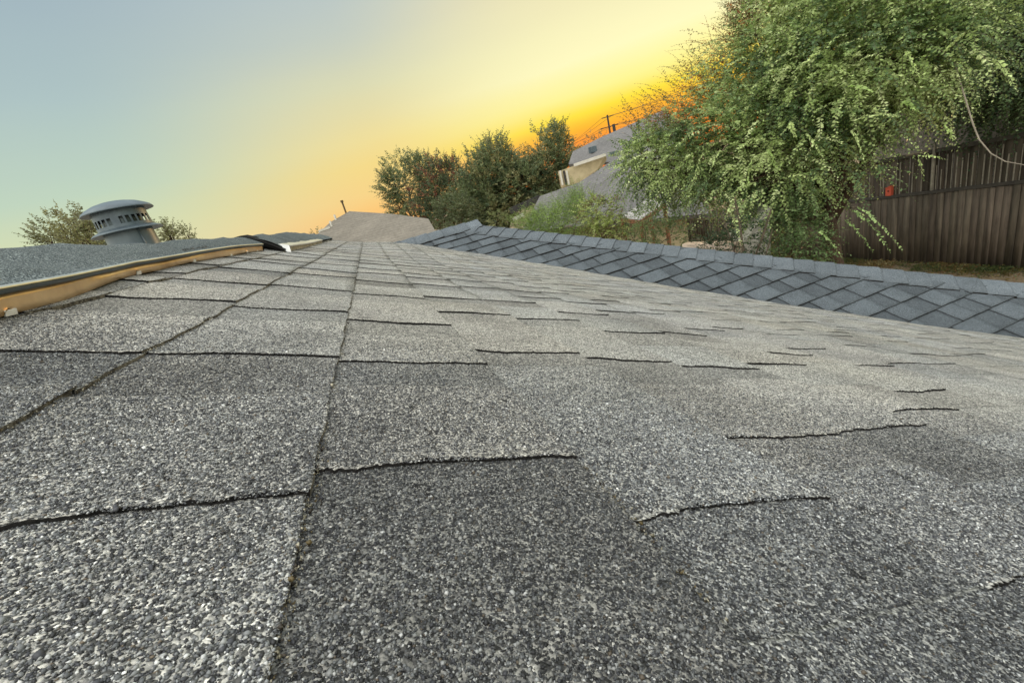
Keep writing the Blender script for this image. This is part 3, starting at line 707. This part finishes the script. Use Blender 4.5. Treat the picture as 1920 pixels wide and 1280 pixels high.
def shoot_list(items, nl, ll, lw, droop, pal):
    items = [(a, b_, c, d, r_ - .55) for a, b_, c, d, r_ in items]
    st = np.array([at(a, b_, r_) for a, b_, _, _, r_ in items]); en = np.array([at(c, d, r_ + .05) for _, _, c, d, r_ in items])
    v = en - st; L_ = np.linalg.norm(v, axis=1); dd = v + np.array([0, 0, 1.0]) * (droop * L_)[:, None]
    return (st, dd, np.linalg.norm(dd, axis=1), nl, ll, lw, droop, pal)
hang = shoot_list([(1512, 250, 1545, 306, 9.2), (1597, 242, 1622, 314, 9.3), (1440, 278, 1457, 322, 9.4), (1408, 300, 1398, 395, 9.2), (1318, 285, 1296, 365, 9.6), (1862, 108, 1903, 176, 9.2), (1366, 384, 1392, 470, 9.0),
                   (1700, 95, 1722, 150, 9.4), (1350, 280, 1330, 330, 9.8), (1770, 230, 1788, 268, 9.3), (1480, 230, 1492, 262, 9.5), (1550, 120, 1600, 150, 9.5), (1810, 60, 1770, 100, 9.5), (1590, 160, 1640, 175, 9.2), (1600, 225, 1690, 218, 9.0), (1690, 190, 1725, 215, 9.2), (1540, 95, 1500, 130, 9.3)], 36, .066, .040, .35, bright)
arch = shoot_list([(1606, 386, 1690, 496, 8.8), (1600, 392, 1668, 496, 8.9), (1536, 432, 1576, 494, 9.0), (1582, 410, 1636, 490, 9.3)], 44, .064, .038, .5, G('8AA862', '9CB870', 'A8C07A'))
loose = shoot_list([(1740, 300, 1690, 250, 9.6), (1735, 290, 1775, 300, 9.3), (1720, 290, 1732, 330, 9.4), (1560, 90, 1680, 60, 9.8), (1700, 130, 1760, 160, 9.6), (1650, 240, 1700, 200, 9.7)], 22, .055, .03, .2, bright)
rs0 = np.random.default_rng(77)
# airy sprays reaching into the sunset along the upper left edge of the crown
def spray(n, path, spread, L_, nl, pal, rng=11.6):
    k = rs0.uniform(0, len(path) - 1.001, n); i_ = k.astype(int); f_ = k - i_; pa = np.array(path, float); q = pa[i_] * (1 - f_)[:, None] + pa[i_ + 1] * f_[:, None] + rs0.normal(0, spread, (n, 2))
    st = np.array([at(a, b_, rng + rs0.normal(0, .3)) for a, b_ in q]); tgt = np.array([at(a - rs0.uniform(10, 60), b_ - rs0.uniform(10, 70), rng) for a, b_ in q])
    return (st, tgt - st, rs0.uniform(*L_, n), nl, .055, .028, .25, pal)
sp = spray(620, [(1235, 262), (1285, 225), (1340, 185), (1385, 110), (1405, 50), (1420, -10)], 22, (.4, .85), 13, G('B0743C', 'B88244', '8E8A4C', 'A8623A', '7E8448'))  # orange leaf colours paint in the sunset backlight
sp2 = spray(80, [(1190, 245), (1230, 215), (1280, 165), (1330, 100)], 12, (.5, 1.0), 10, G('7A6638', '6A5C34'))
bt = at(1572, 470, 10.9); bt[2] = 0
big_tree = tree('weeping_tree', bt, big, 'large light green tree with long drooping leafy shoots in front of the dark wooden fence', dens=620, L=(.35, .8), nl=18, ll=.072, lw=.042, droop=.38, pal=GP, trunk_r=.17, seed=3, upw=.15, extra=[hang, arch, loose, sp, sp2], fork=.55, branches=6)
b = MB(); pts = [at(*q) for q in ((1825, 235, 9.5), (1836, 262, 9.4), (1858, 288, 9.3), (1885, 303, 9.2), (1935, 312, 9.1))]; pts = [at(1790, 120, 10.5)] + pts; b.tube(pts, [.012, .010, .009, .008, .007, .005], 6); b.build('bare_branch', simple('pale_dead_twig', lin('9A8F7E'), lin('786E60'), .8), big_tree)
b = MB(); b.tube([at(1596, 388, 10.3), at(1600, 390, 9.2), at(1625, 384, 8.9)], [.03, .012, .006], 6); b.tube([at(1700, 292, 9.7), at(1740, 284, 9.5)], [.02, .01], 6); b.build('shoot_stem', MAT['twig'], big_tree)

dark = [BL(1850, 20, 16.0, 2.2), BL(1940, 95, 16, 1.6), BL(1800, 105, 16.0, 1.4, rz=.9), BL(1960, -30, 16, 2.3), BL(1890, 150, 15.8, .8, rz=.5), BL(1740, 20, 16.5, 1.6)]
db = at(2010, 330, 16.6); db[2] = 0
tree('shade_tree', db, dark, 'dark green tree behind the wooden fence at the upper right', dens=420, L=(.5, .9), nl=14, ll=.09, lw=.055, droop=.4, pal=G('50664A', '5C7448', '465C40', '708656'), trunk_r=.18, seed=8)

# ------------------------------------------------------------------ shrubs along the back yard
def shrub(name, px, py, rng, r3, label, pal, dens=220, seed=1, ll=.045, lw=.025, L=(.2, .45), nl=10, droop=.3, upw=.3, cat='shrub', more=(), twr=.003):
    c = at(px, py, rng); bl = [(c, r3, 1.0)] + [BL(*m_) for m_ in more]; bs_ = c.copy(); bs_[2] = 0
    return tree(name, bs_, bl, label, cat, None, dens=dens, L=L, nl=nl, ll=ll, lw=lw, droop=droop, pal=pal, trunk_r=.035, seed=seed, upw=upw, fork=.6, twr=twr)
shrub('feathery_shrub', 1050, 425, 15, (1.25, .9, .75), 'feathery bright green shrub just over the slate blue roof edge', G('86A050', '98B25C', '7A964C'), seed=21, ll=.10, lw=.016, nl=18, dens=700, more=((1010, 440, 15.3, .8), (1085, 395, 15.2, .6)), upw=.8, droop=.15, L=(.4, .8))
shrub('leafy_bush', 1120, 405, 13.5, (.62, .6, .65), 'yellow green leafy bush with reddish stems beside the feathery shrub', G('9AA85C', 'B0BC70', '6E7A44', '7C6A48'), seed=22, ll=.07, lw=.05, dens=800, more=((1140, 435, 13.3, .5),))
shrub('low_shrub', 1210, 420, 13.5, (.7, .6, .55), 'loose green shrub in front of the grey fence left of the big tree', G('7C9058', '6A8050', '92A468'), seed=23, ll=.06, lw=.04, dens=500, more=((1185, 445, 13.0, .4), (1260, 440, 12.6, .5)))
dls = shrub('dark_leaf_shrub', 1378, 458, 9.2, (.55, .45, .5), 'dark glossy shrub in front of the pale shed wall', G('425838', '506844', '364A30', '62784E'), seed=24, ll=.055, lw=.035, dens=800, more=((1340, 470, 9.2, .3),))
for a_, b_, r_ in (((1396, 500), (1378, 372), .022), ((1408, 500), (1446, 392), .028), ((1428, 500), (1448, 430), .018), ((1384, 500), (1352, 400), .015)):
    b = MB(); p0 = at(*a_, 9.1); p1_ = at(*b_, 9.1); b.tube([p0, (p0 + p1_) / 2 + np.array([.03, 0, 0]), p1_], [r_, r_ * .8, r_ * .5], 7); b.build('stem', MAT['twig'], dls)
shrub('drooping_shrub', 1490, 440, 10.0, (.55, .6, .75), 'mid green shrub under the big tree beside its trunk', G('6A8450', '587246', '7E9660'), seed=25, ll=.06, lw=.035, dens=800, more=((1500, 480, 9.6, .45), (1478, 400, 10.4, .45)))

# ------------------------------------------------------------------ wooden fence on the right
XF = 14.0
def wood(name, a, c_, d=None):
    m, bs = new_mat(name); t = N('ShaderNodeTexCoord')
    n1 = noise(3, 6, .65, stretch=(4, 4, .35)); n2 = noise(.9, 4, .6)
    c = ramp(n1, [(.3, c_), (.62, a)]); c = mulc(c, ramp(n2, [(.3, g(.7)), (.7, g(1.15))]))
    at_ = N('ShaderNodeAttribute', attribute_name='tone'); c = mulc(c, at_.outputs['Color'])
    nt.links.new(c, bs.inputs['Base Color']); bs.inputs['Roughness'].default_value = .9; bs.inputs['Specular IOR Level'].default_value = .2
    bp = N('ShaderNodeBump'); bp.inputs['Strength'].default_value = .5; bp.inputs['Distance'].default_value = .01; nt.links.new(n1, bp.inputs['Height']); nt.links.new(bp.outputs[0], bs.inputs['Normal']); return m
MAT['fence'] = wood('dark_weathered_board', lin('756A5C'), lin('4C453C'))
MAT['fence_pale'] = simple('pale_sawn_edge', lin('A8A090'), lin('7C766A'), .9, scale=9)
MAT['rail'] = simple('dark_weathered_rail', lin('57524B'), lin('3E3B36'), .9, scale=9)
def zr(y): return 4.6 - 2.55 - .05 * (y - 6)      # rail height, the yard falls away
def boards(name, parent, ya, yb, xf, z0, z1f, wd, gap, mat, seed, dog=False, thick=.02, jz=.01, tone=(.7, 1.15)):
    r = random.Random(seed); V = []; Fa = []; T = []; y = ya
    while y < yb:
        w_ = wd * r.uniform(.92, 1.06); dx = r.uniform(-.006, .006); z1 = z1f(y) + r.uniform(-jz, jz); lean = r.uniform(-.008, .008); n = len(V)
        x0, x1 = xf + dx, xf + dx + thick
        V += [(x0, y, z0), (x1, y, z0), (x1, y + w_, z0), (x0, y + w_, z0), (x0, y + lean, z1), (x1, y + lean, z1), (x1, y + w_ + lean, z1), (x0, y + w_ + lean, z1)]
        Fa += [(n, n + 3, n + 2, n + 1), (n + 4, n + 5, n + 6, n + 7), (n, n + 1, n + 5, n + 4), (n + 1, n + 2, n + 6, n + 5), (n + 2, n + 3, n + 7, n + 6), (n + 3, n, n + 4, n + 7)]
        v = r.uniform(*tone); T += [(v, v * r.uniform(.97, 1.02), v)] * 8
        y += w_ + gap * r.uniform(.5, 1.5)
    return mesh_np(name, np.array(V), np.array(Fa), mat, parent, np.array(T))
fen = empty('wooden_fence', (XF, 8, 0), 'tall dark weathered board fence with a mid rail and light slits between upper boards', 'fence')
boards('lower_boards', fen, 1.5, 13.2, XF - .05, -.05, lambda y: zr(y) - .08, .14, .004, MAT['fence'], 3)
boards('upper_boards', fen, 1.5, 13.2, XF + .05, .2, lambda y: zr(y) + 1.02, .135, .016, MAT['fence'], 4, tone=(.55, .95))
b = MB(); b.beam((XF - .02, 1.5, zr(1.5) - .03), (XF - .02, 13.2, zr(13.2) - .03), .09, .07); b.build('mid_rail', MAT['rail'], fen)
b = MB(); b.beam((XF + .02, 1.5, zr(1.5) + .98), (XF + .02, 13.2, zr(13.2) + .98), .06, .09); b.build('top_rail', MAT['rail'], fen)
b = MB(); b.beam((XF + .085, 1.5, zr(1.5) + .88), (XF + .085, 13.2, zr(13.2) + .88), .03, .04); b.build('back_rail', MAT['fence_pale'], fen)
for y in (5.95, 7.75, 9.9, 12.0):
    b = MB(); b.beam((XF + .0, y, zr(y) - .15), (XF + .0, y, zr(y) + 1.15), .05, .05, upv=(0, 1, 0)); b.build('post', MAT['fence_pale'] if y in (5.95, 7.75) else MAT['rail'], fen)
V = []; b = MB(); rb = random.Random(2)
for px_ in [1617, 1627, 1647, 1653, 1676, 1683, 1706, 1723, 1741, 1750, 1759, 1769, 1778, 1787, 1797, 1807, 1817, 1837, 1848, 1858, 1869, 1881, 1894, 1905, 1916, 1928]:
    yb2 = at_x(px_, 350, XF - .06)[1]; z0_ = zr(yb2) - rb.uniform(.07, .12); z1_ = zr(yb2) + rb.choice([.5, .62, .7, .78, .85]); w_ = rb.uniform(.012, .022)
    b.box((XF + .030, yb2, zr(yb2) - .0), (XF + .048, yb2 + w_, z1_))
b.build('pale_slit_strip', MAT['fence_pale'], fen)  # pale strips added to stand in for light slits between the upper boards
# older grey fence further along the yard
fe2 = empty('grey_fence', (XF, 17, 0), 'low weathered grey board fence behind the shrubs left of the big tree', 'fence')
boards('fence_boards', fe2, 13.3, 30, XF + .3, -.05, lambda y: 1.75, .14, .02, wood('silver_grey_board', lin('8C8478'), lin('665F56')), 6, tone=(.7, 1.2))
b = MB(); b.beam((XF + .26, 13.3, .4), (XF + .26, 30, .4), .04, .09); b.beam((XF + .26, 13.3, 1.4), (XF + .26, 30, 1.4), .04, .09); b.build('rail', MAT['fence_pale'], fe2)
# orange red birdhouse sitting on the mid rail
p = at_x(1668, 356, XF - .03); yb_ = p[1]; zb = zr(yb_) + .006
bh = empty('birdhouse', (XF - .03, yb_, zb), 'small orange red birdhouse with a slanted top on the fence mid rail', 'birdhouse')
b = MB(); a0, a1, w2 = XF - .085, XF + .02, .07
b.hexa([(a0, yb_ - w2, zb), (a1, yb_ - w2, zb), (a1, yb_ + w2, zb), (a0, yb_ + w2, zb), (a0, yb_ - w2, zb + .27), (a1, yb_ - w2, zb + .27), (a1, yb_ + w2, zb + .21), (a0, yb_ + w2, zb + .21)])
mred = simple('faded_orange_red_paint', lin('D8684E'), lin('C4553E'), .6, scale=8); b.build('body', mred, bh, bevel=.004)
b = MB(); b.hexa([(a0 - .015, yb_ - w2 - .012, zb + .275), (a1 + .01, yb_ - w2 - .012, zb + .275), (a1 + .01, yb_ + w2 + .012, zb + .208), (a0 - .015, yb_ + w2 + .012, zb + .208), (a0 - .015, yb_ - w2 - .012, zb + .288), (a1 + .01, yb_ - w2 - .012, zb + .288), (a1 + .01, yb_ + w2 + .012, zb + .221), (a0 - .015, yb_ + w2 + .012, zb + .221)]); b.build('lid', mred, bh)
b = MB(); b.tube([(a0 - .003, yb_, zb + .13), (a0 + .004, yb_, zb + .13)], .02, 12); b.build('entrance_hole', MAT['black'], bh)
# leaf litter and weeds at the foot of the fence
def litter():
    rs = np.random.default_rng(5); n = 9000; y = rs.uniform(1.5, 13, n); x = XF - .1 - np.abs(rs.normal(0, .35, n)); k = np.sin(y * 2.1) * .3 + np.sin(y * 5.3) * .2 + rs.uniform(0, 1, n) > .35
    x, y = x[k], y[k]; n = len(x); st = np.stack([x, y, rs.uniform(0.02, .05, n)], 1)
    V, Fq, C, PL = shoots(st, rs.normal(0, 1, (n, 3)) + [0, 0, .8], rs.uniform(.03, .14, n), 3, .06, .03, .3, G('6E6438', '8A7A48', '5A6638', '7C5C38', 'A09468', '4E5A30'), rs)
    o = mesh_np('leaf_litter', V, Fq, MAT['leaf'], None, C); tag(o, 'leaf litter and weeds along the foot of the dark fence', 'leaf litter', kind='stuff')
litter()

# ------------------------------------------------------------------ neighbouring buildings
MAT['stucco'] = simple('taupe_stucco', lin('8E857A'), lin('7C746A'), .9, scale=5, bump=.2)
MAT['roofA'] = simple('brown_grey_shingle', lin('857D71'), lin('6C6559'), .95, scale=40, stretch=(1, 1, 2.5))
MAT['roofB'] = simple('grey_shingle', lin('787573'), lin('625F5D'), .95, scale=30, stretch=(1, 1, 2.5))
def course_roof(name, a, c_):
    m, bs = new_mat(name); t = N('ShaderNodeTexCoord'); sp_ = N('ShaderNodeSeparateXYZ'); nt.links.new(t.outputs['Object'], sp_.inputs[0])
    fr = math_('FRACT', math_('MULTIPLY', math_('ADD', sp_.outputs[2], math_('MULTIPLY', noise(3), .02)), 12))
    c = ramp(noise(9, 5, .7), [(.3, c_), (.7, a)]); c = mulc(c, ramp(fr, [(0, g(.62)), (.16, g(1)), (1, g(1.06))])); c = mulc(c, ramp(noise(1.2, 4, .6), [(.3, g(.82)), (.7, g(1.12))]))
    c = mulc(c, ramp(noise(60, 2, .8), [(.35, g(.75)), (.65, g(1.2))]))
    nt.links.new(c, bs.inputs['Base Color']); bs.inputs['Roughness'].default_value = .95; return m
MAT['roofA'] = course_roof('brown_grey_shingle_courses', lin('8A8276'), lin('6E675B')); MAT['roofB'] = course_roof('grey_shingle_courses', lin('7E7B79'), lin('62605E'))
MAT['beige'] = simple('cream_siding', lin('C6B894'), lin('AA9C7C'), .8, scale=3)
MAT['darkfascia'] = simple('dark_fascia', lin('3E3A38'), lin('2C2A28'), .7)
def poly(pts, m, name, parent, th=.08):
    p = [np.array(q, float) for q in pts]; nrm = np.cross(p[1] - p[0], p[2] - p[0]); nrm /= np.linalg.norm(nrm)
    if nrm[2] < 0: nrm = -nrm
    k = len(p); lo = [q - nrm * th for q in p]; b = MB()
    b.add(p + lo, [tuple(range(k)), tuple(range(2 * k - 1, k - 1, -1))] + [(i_, (i_ + 1) % k, k + (i_ + 1) % k, k + i_) for i_ in range(k)])
    return b.build(name, m, parent)
# A: low hipped roof straight ahead
hA = empty('brown_roofed_house', (0, 20, 0), 'neighbouring house with a brown grey hipped roof straight ahead', 'house')
rl = at(655, 396, 20)
def onA(px, py):
    r_ = ray(px, py); k_ = (rl[2] - .38 * rl[1] - CAM[2]) / (r_[2] - .38 * r_[1]); return CAM + r_ * k_
front = [onA(*q) for q in ((655, 396), (735, 401), (803, 410), (824, 446), (842, 500), (560, 500), (592, 442), (620, 416))]
backs = [q + np.array([0, 9.0, 0]) for q in front]; k = len(front)
b = MB(); b.add(front + backs, [tuple(range(k - 1, -1, -1))] + [(i_, (i_ + 1) % k, k + (i_ + 1) % k, k + i_) for i_ in range(k)] + [tuple(range(k, 2 * k))]); b.build('roof', MAT['roofA'], hA)
x0_, x1_ = front[5][0] + .4, front[4][0] - .4; b = MB(); b.box((x0_, front[5][1] + .4, 0), (x1_, front[0][1] + 8, front[5][2] - .02)); b.build('wall', MAT['brick'], hA)
b = MB(); b.tube([rl - np.array([.15, 0, .15]), rl + np.array([-.15, 0, .42])], .035, 8); b.tube([rl + np.array([-.15, 0, .40]), rl + np.array([-.15, 0, .48])], .06, 8); b.build('flue_pipe', simple('rusty_pipe', lin('6A5638'), lin('4E4030'), .8), hA)
b = MB(); pz = onA(608, 431); b.beam(pz - [.2, 0, 0], pz + [.2, .1, .04], .3, .08); b.build('ridge_flashing', MAT['trim'], hA)
for px_, py_ in ((630, 412), (622, 424)):
    pz = onA(px_, py_); b = MB(); b.tube([pz - [0, 0, .1], pz + [0, 0, .2]], .04, 8); b.build('vent_pipe', MAT['trim'], hA)

# B: large grey roofed house at the right of the far trees
hB = empty('grey_roofed_house', tuple(at(1150, 330, 24) * [1, 1, 0]), 'neighbouring house with stepped grey roofs and a cream gable', 'house')
rB = [at(978, 432, 19.5), at(1016, 366, 21.5), at(1086, 340, 23.0), at(1140, 292, 24.5), at(1260, 232, 25.5), at(1330, 400, 18.5)]
# make the big plane truly planar through three of its corners
nB = np.cross(rB[5] - rB[0], rB[4] - rB[0]); nB /= np.linalg.norm(nB)
def onB(px, py):
    r_ = ray(px, py); return CAM + r_ * (((rB[0] - CAM) @ nB) / (r_ @ nB))
low = [onB(978, 434), onB(1012, 368), onB(1086, 342), onB(1150, 300), onB(1260, 232), onB(1330, 400)]
poly(low, MAT['roofB'], 'roof', hB, .15)
q0, q1 = onB(962, 384), onB(1012, 368)
b = MB(); b.beam(onB(955, 392) + [0, 0, -.1], onB(1012, 367) + [0, 0, -.1], .12, .28); b.build('fascia', MAT['darkfascia'], hB)
b = MB(); b.beam(onB(962, 412), onB(982, 402), .1, .14); b.build('white_downspout', MAT['trim'], hB)
up_ = [onB(1150, 300) * .0 + at(1068, 312, 25.5), at(1075, 283, 27.5), at(1130, 256, 28.5), at(1245, 205, 28.5), at(1262, 240, 26.0), at(1150, 302, 24.6)]
nU = np.cross(up_[4] - up_[0], up_[3] - up_[0]); nU /= np.linalg.norm(nU)
def onU(px, py):
    r_ = ray(px, py); return CAM + r_ * (((up_[0] - CAM) @ nU) / (r_ @ nU))
poly([onU(*q) for q in ((1066, 308), (1074, 284), (1130, 256), (1245, 206), (1290, 240), (1152, 303))], MAT['roofB'], 'upper_roof', hB, .15)
gA = [at(1046, 322, 24.2), at(1076, 311, 24.2), at(1136, 291, 24.2), at(1120, 318, 24.2), at(1084, 344, 24.2), at(1052, 352, 24.2)]
poly(gA, MAT['beige'], 'gable_wall', hB, .25)
b = MB(); b.beam(at(1076, 310, 24.0), at(1136, 290, 24.0), .12, .14); b.build('white_rake_board', MAT['trim'], hB)
for px_ in (1050, 1057, 1062):
    b = MB(); b.beam(at(px_, 320, 24.05), at(px_ + 5, 347, 24.05), .05, .1); b.build('post', MAT['darkfascia'] if px_ == 1057 else MAT['trim'], hB)
b = MB()
pv = onU(1112, 285); b.box(pv + [-.18, -.15, -.05], pv + [.18, .15, .28]); b.build('vent_box', MAT['louvre'], hB, bevel=.02)
pv = onU(1150, 290); b = MB(); b.box(pv + [-.15, -.12, -.05], pv + [.15, .12, .15]); b.build('vent_box', MAT['louvre'], hB, bevel=.02)
# walls under it, standing on the ground
cB = np.mean(low, 0); b = MB(); wl = [cB + (q - cB) * .8 for q in (low[0], low[5], low[4], low[1])]
b.hexa([np.array([q[0], q[1], 0]) for q in wl] + [np.array([q[0], q[1], q[2] - .35]) for q in wl]); b.build('wall', MAT['beige'], hB)
# C: taupe wall beyond the fence at the right edge
hC = empty('taupe_house', (17.5, 8, 0), 'taupe stucco house wall rising behind the right end of the dark fence', 'house')
b = MB(); b.box((17.0, -2, 0), (24, 11.5, 4.7)); b.build('wall', MAT['stucco'], hC)
b = MB(); b.add([(16.6, -2.4, 4.7), (16.6, 11.9, 4.7), (20.5, -2.4, 6.2), (20.5, 11.9, 6.2), (24.4, -2.4, 4.7), (24.4, 11.9, 4.7)], [(0, 2, 3, 1), (2, 4, 5, 3), (0, 1, 5, 4), (0, 4, 2), (1, 3, 5)]); b.build('roof', MAT['roofB'], hC)
b = MB(); b.box((16.58, -2.4, 4.52), (16.62, 11.9, 4.72)); b.build('fascia', MAT['stucco'], hC)
# small pale shed behind the shrubs
shd = at(1425, 440, 9.9)
hS = empty('garden_shed', (shd[0], shd[1], 0), 'small white garden shed half hidden behind the dark glossy shrub', 'shed')
MAT['white'] = simple('chalk_white_siding', lin('EDE8E0'), lin('DAD2CA'), .7, scale=3, stretch=(1, 1, 8))
b = MB(); ux = np.array([.75, .66, 0]); vy = np.array([-.66, .75, 0])
zt = at(1434, 396, 9.9)[2]; c_ = np.array([shd[0], shd[1], 0]) + ux * .1
def cr(a, c2, z): return c_ + ux * 0 + np.array([.82, -.57, 0]) * a + np.array([.57, .82, 0]) * c2 + [0, 0, z]
b.hexa([cr(-.30, 0, 0), cr(.17, 0, 0), cr(.17, 1.2, 0), cr(-.30, 1.2, 0), cr(-.30, 0, zt - .5), cr(.17, 0, zt), cr(.17, 1.2, zt), cr(-.30, 1.2, zt - .5)]); b.build('wall', MAT['white'], hS)
b = MB(); b.hexa([cr(-.38, -.06, zt - .60), cr(.21, -.06, zt + .01), cr(.21, 1.3, zt + .01), cr(-.38, 1.3, zt - .60), cr(-.38, -.06, zt - .56), cr(.21, -.06, zt + .05), cr(.21, 1.3, zt + .05), cr(-.38, 1.3, zt - .56)]); b.build('roof', MAT['trim'], hS)
# low pinkish garden wall left of it
pw = at(1320, 463, 11.4)
b = MB(); b.beam(at(1288, 466, 12.0) * [1, 1, 0] + [0, 0, .45], at(1375, 470, 10.9) * [1, 1, 0] + [0, 0, .45], .2, at(1320, 452, 11.4)[2] * 2 - .9 if False else 1.0)
zz = at(1325, 455, 10.2)[2]; b = MB(); a_ = at(1286, 466, 10.6); c2 = at(1385, 478, 9.8); b.beam((a_[0], a_[1], zz / 2), (c2[0], c2[1], zz / 2), .2, zz)
tag(b.build('garden_wall', simple('pale_pink_plaster', lin('E2CDB8'), lin('CDB6A2'), .85)), 'low pale pinkish plaster wall beside the dark glossy shrub', 'wall')
# white corrugated patio cover beside the junk
pc = [at(1166, 408, 15.5), at(1215, 372, 16.5), at(1245, 380, 15.5), at(1200, 412, 14.5)]
hP = empty('patio_cover', (pc[0][0], pc[0][1], 0), 'sagging white corrugated patio cover on timber posts under the big tree edge', 'patio cover')
b = MB(); P_, Q_ = 20, 2
for i_ in range(P_):
    for j in range(2):
        t0 = i_ / P_; t1 = (i_ + 1) / P_; z_ = .05 * (i_ % 2)
        pass
rows = []
for i_ in range(31):
    t0 = i_ / 30; z_ = .04 * math.sin(i_ * 2.1); rows.append((pc[0] + (pc[1] - pc[0]) * t0 + [0, 0, z_], pc[3] + (pc[2] - pc[3]) * t0 + [0, 0, z_]))
b.add([q for r_ in rows for q in r_], [(2 * i_, 2 * i_ + 1, 2 * i_ + 3, 2 * i_ + 2) for i_ in range(30)]); o = b.build('corrugated_sheet', simple('dirty_white_sheet', lin('D8D4D0'), lin('9A948E'), .6, scale=7), hP); q = o.modifiers.new('s', 'SOLIDIFY'); q.thickness = .01
for q in pc:
    b = MB(); b.beam((q[0], q[1], 0), (q[0], q[1], q[2] - .03), .09, .09, upv=(0, 1, 0)); b.build('post', simple('orange_brown_timber', lin('A87858'), lin('8A6248'), .8), hP)
b = MB(); b.beam(pc[0] - [0, 0, .09], pc[3] - [0, 0, .09], .06, .12); b.beam(pc[3] - [0, 0, .09], pc[2] - [0, 0, .09], .06, .12); b.build('beam', bpy.data.materials['orange_brown_timber'], hP)

# ------------------------------------------------------------------ far trees and pole
OAK = G('66744F', '768258', '586A4C', '868E62', '989468')
gT = 'dark trees beyond the far roof'
def oak(px, py, rng, r3, label, seed, more=(), dens=190, pal=OAK, grp=gT, ll=.17, lw=.11, L=(.5, 1.0), nl=12):
    c = at(px, py, rng); bs_ = c.copy(); bs_[2] = 0
    return tree('oak_tree', bs_, [(c, r3, 1.0)] + [BL(*m_) for m_ in more], label, 'tree', grp, dens=dens, L=L, nl=nl, ll=ll, lw=lw, droop=.1, pal=pal, trunk_r=.22, seed=seed, upw=.55, twr=.008, branches=5)
oak(765, 350, 36, (2.1, 1.8, 2.2), 'leftmost dark oak, its lacy crown standing alone against the yellow sky', 31, ((790, 318, 36, .95, .95, 1.2), (735, 345, 36, .9), (745, 385, 36, .9)), dens=130)
oak(830, 365, 34, (2.0, 1.8, 2.2), 'dark oak with rusty patches between the leftmost oak and the tallest crown', 32, ((845, 330, 34, 1.0), (820, 405, 33, 1.6)), pal=G('5C6A4A', '6A7652', '4F5F46', '96604C'))
oak(930, 348, 32, (2.4, 2.0, 2.6), 'broad round oak rising highest in the middle of the far tree row', 33, ((905, 370, 31.5, 1.9), (975, 345, 31, 1.6), (932, 312, 32, 1.5), (880, 390, 31, 1.6), (920, 405, 30.5, 1.5)), dens=210)
oak(1040, 312, 33, (1.7, 1.7, 2.3), 'upright oak with a pointed top next to the cream gable', 34, ((1050, 274, 33, .7, .7, 1.3), (1020, 325, 32.5, 1.6), (1000, 350, 31.5, 1.3)), dens=190)
shrub('rounded_bush', 855, 405, 28, (1.5, 1.3, 1.5), 'paler olive green bush in front of the dark oaks', G('646E4A', '737C54', '59643F'), seed=41, ll=.13, lw=.08, L=(.4, .7), dens=260, cat='bush', twr=.006)
shrub('twiggy_bush', 932, 412, 22, (.5, .4, .5), 'small yellowish bush with twigs beside the end of the grey roof', G('8A8C58', '78804C'), seed=42, ll=.08, lw=.05, dens=400, cat='bush')
SY = G('7E8058', '8C8C5E', '6E7250')
def sky_tree(px, py, rng, r3, label, seed, more=(), dens=70):
    c = at(px, py, rng); bs_ = c.copy(); bs_[2] = 0; r3 = np.array(r3)
    return tree('sparse_tree', bs_, [(c, r3, 1.0), (c - [0, 0, r3[2] * 1.3], r3 * 1.5, 1.0)] + [BL(*m_) for m_ in more], label, 'tree', 'thin trees beyond the ridge', dens=dens, L=(.2, .42), nl=8, ll=.10, lw=.06, droop=.05, pal=SY, trunk_r=.1, seed=seed, upw=.9, twr=.007, branches=9)
sky_tree(122, 440, 20, (.75, .7, .75), 'thin leafed tree left of the round metal vent', 51, ((95, 452, 20, .4), (135, 412, 20, .4)), 230)
sky_tree(160, 446, 17, (.42, .5, .5), 'denser yellow green treetop directly behind the round metal vent', 52, (), 500)
sky_tree(318, 446, 22, (.5, .5, .5), 'thin leafed treetop just right of the round metal vent', 53, ((312, 430, 22, .3),), 200)
sky_tree(352, 442, 22, (.25, .3, .45), 'small single treetop furthest right of the round metal vent', 54, (), 260)
sky_tree(603, 446, 24, (.5, .5, .4), 'bare little treetop at the left end of the brown grey roof', 55, (), 90)
sky_tree(1118, 272, 34, (1.4, 1, .9), 'rust tinged far treetop between the pointed oak and the utility pole', 56, (), 60)
pp = at(1144, 250, 45)
pole = empty('utility_pole', (pp[0], pp[1], 0), 'wooden utility pole with two crossarms against the orange sky', 'utility pole')
zt = at(1134, 217, 45)[2]; dw = MAT['darkfascia']
b = MB(); b.tube([(pp[0], pp[1], -.2), (pp[0], pp[1], zt)], [.13, .08], 10); b.build('pole_shaft', dw, pole)
cx = np.array([.85, -.5, 0])
for dz, hw in ((.15, .55), (1.0, .85)):
    b = MB(); c_ = np.array([pp[0], pp[1], zt - dz]); b.beam(c_ - cx * hw, c_ + cx * hw, .06, .07); b.build('crossarm', dw, pole)
b = MB(); b.tube([(pp[0] + .3, pp[1] - .3, zt - 1.5), (pp[0] + .3, pp[1] - .3, zt - .9)], .14, 10); b.build('transformer', dw, pole)
for k_, (dz, o1) in enumerate(((.12, -.5), (.12, .5), (.95, -.7), (.95, .7))):
    a_ = np.array([pp[0], pp[1], zt - dz]) + cx * o1; e_ = at(950, 335, 75) + np.array([0, 0, 1.0]) * k_; f2 = a_ + (a_ - e_) * .8; f2[2] = a_[2] + .3
    for far_ in (e_, f2):
        b = MB(); b.tube([a_ + (far_ - a_) * t_ - np.array([0, 0, 3.2 * t_ * (1 - t_)]) for t_ in np.linspace(0, 1, 10)], .012, 5); b.build('wire', dw, pole)
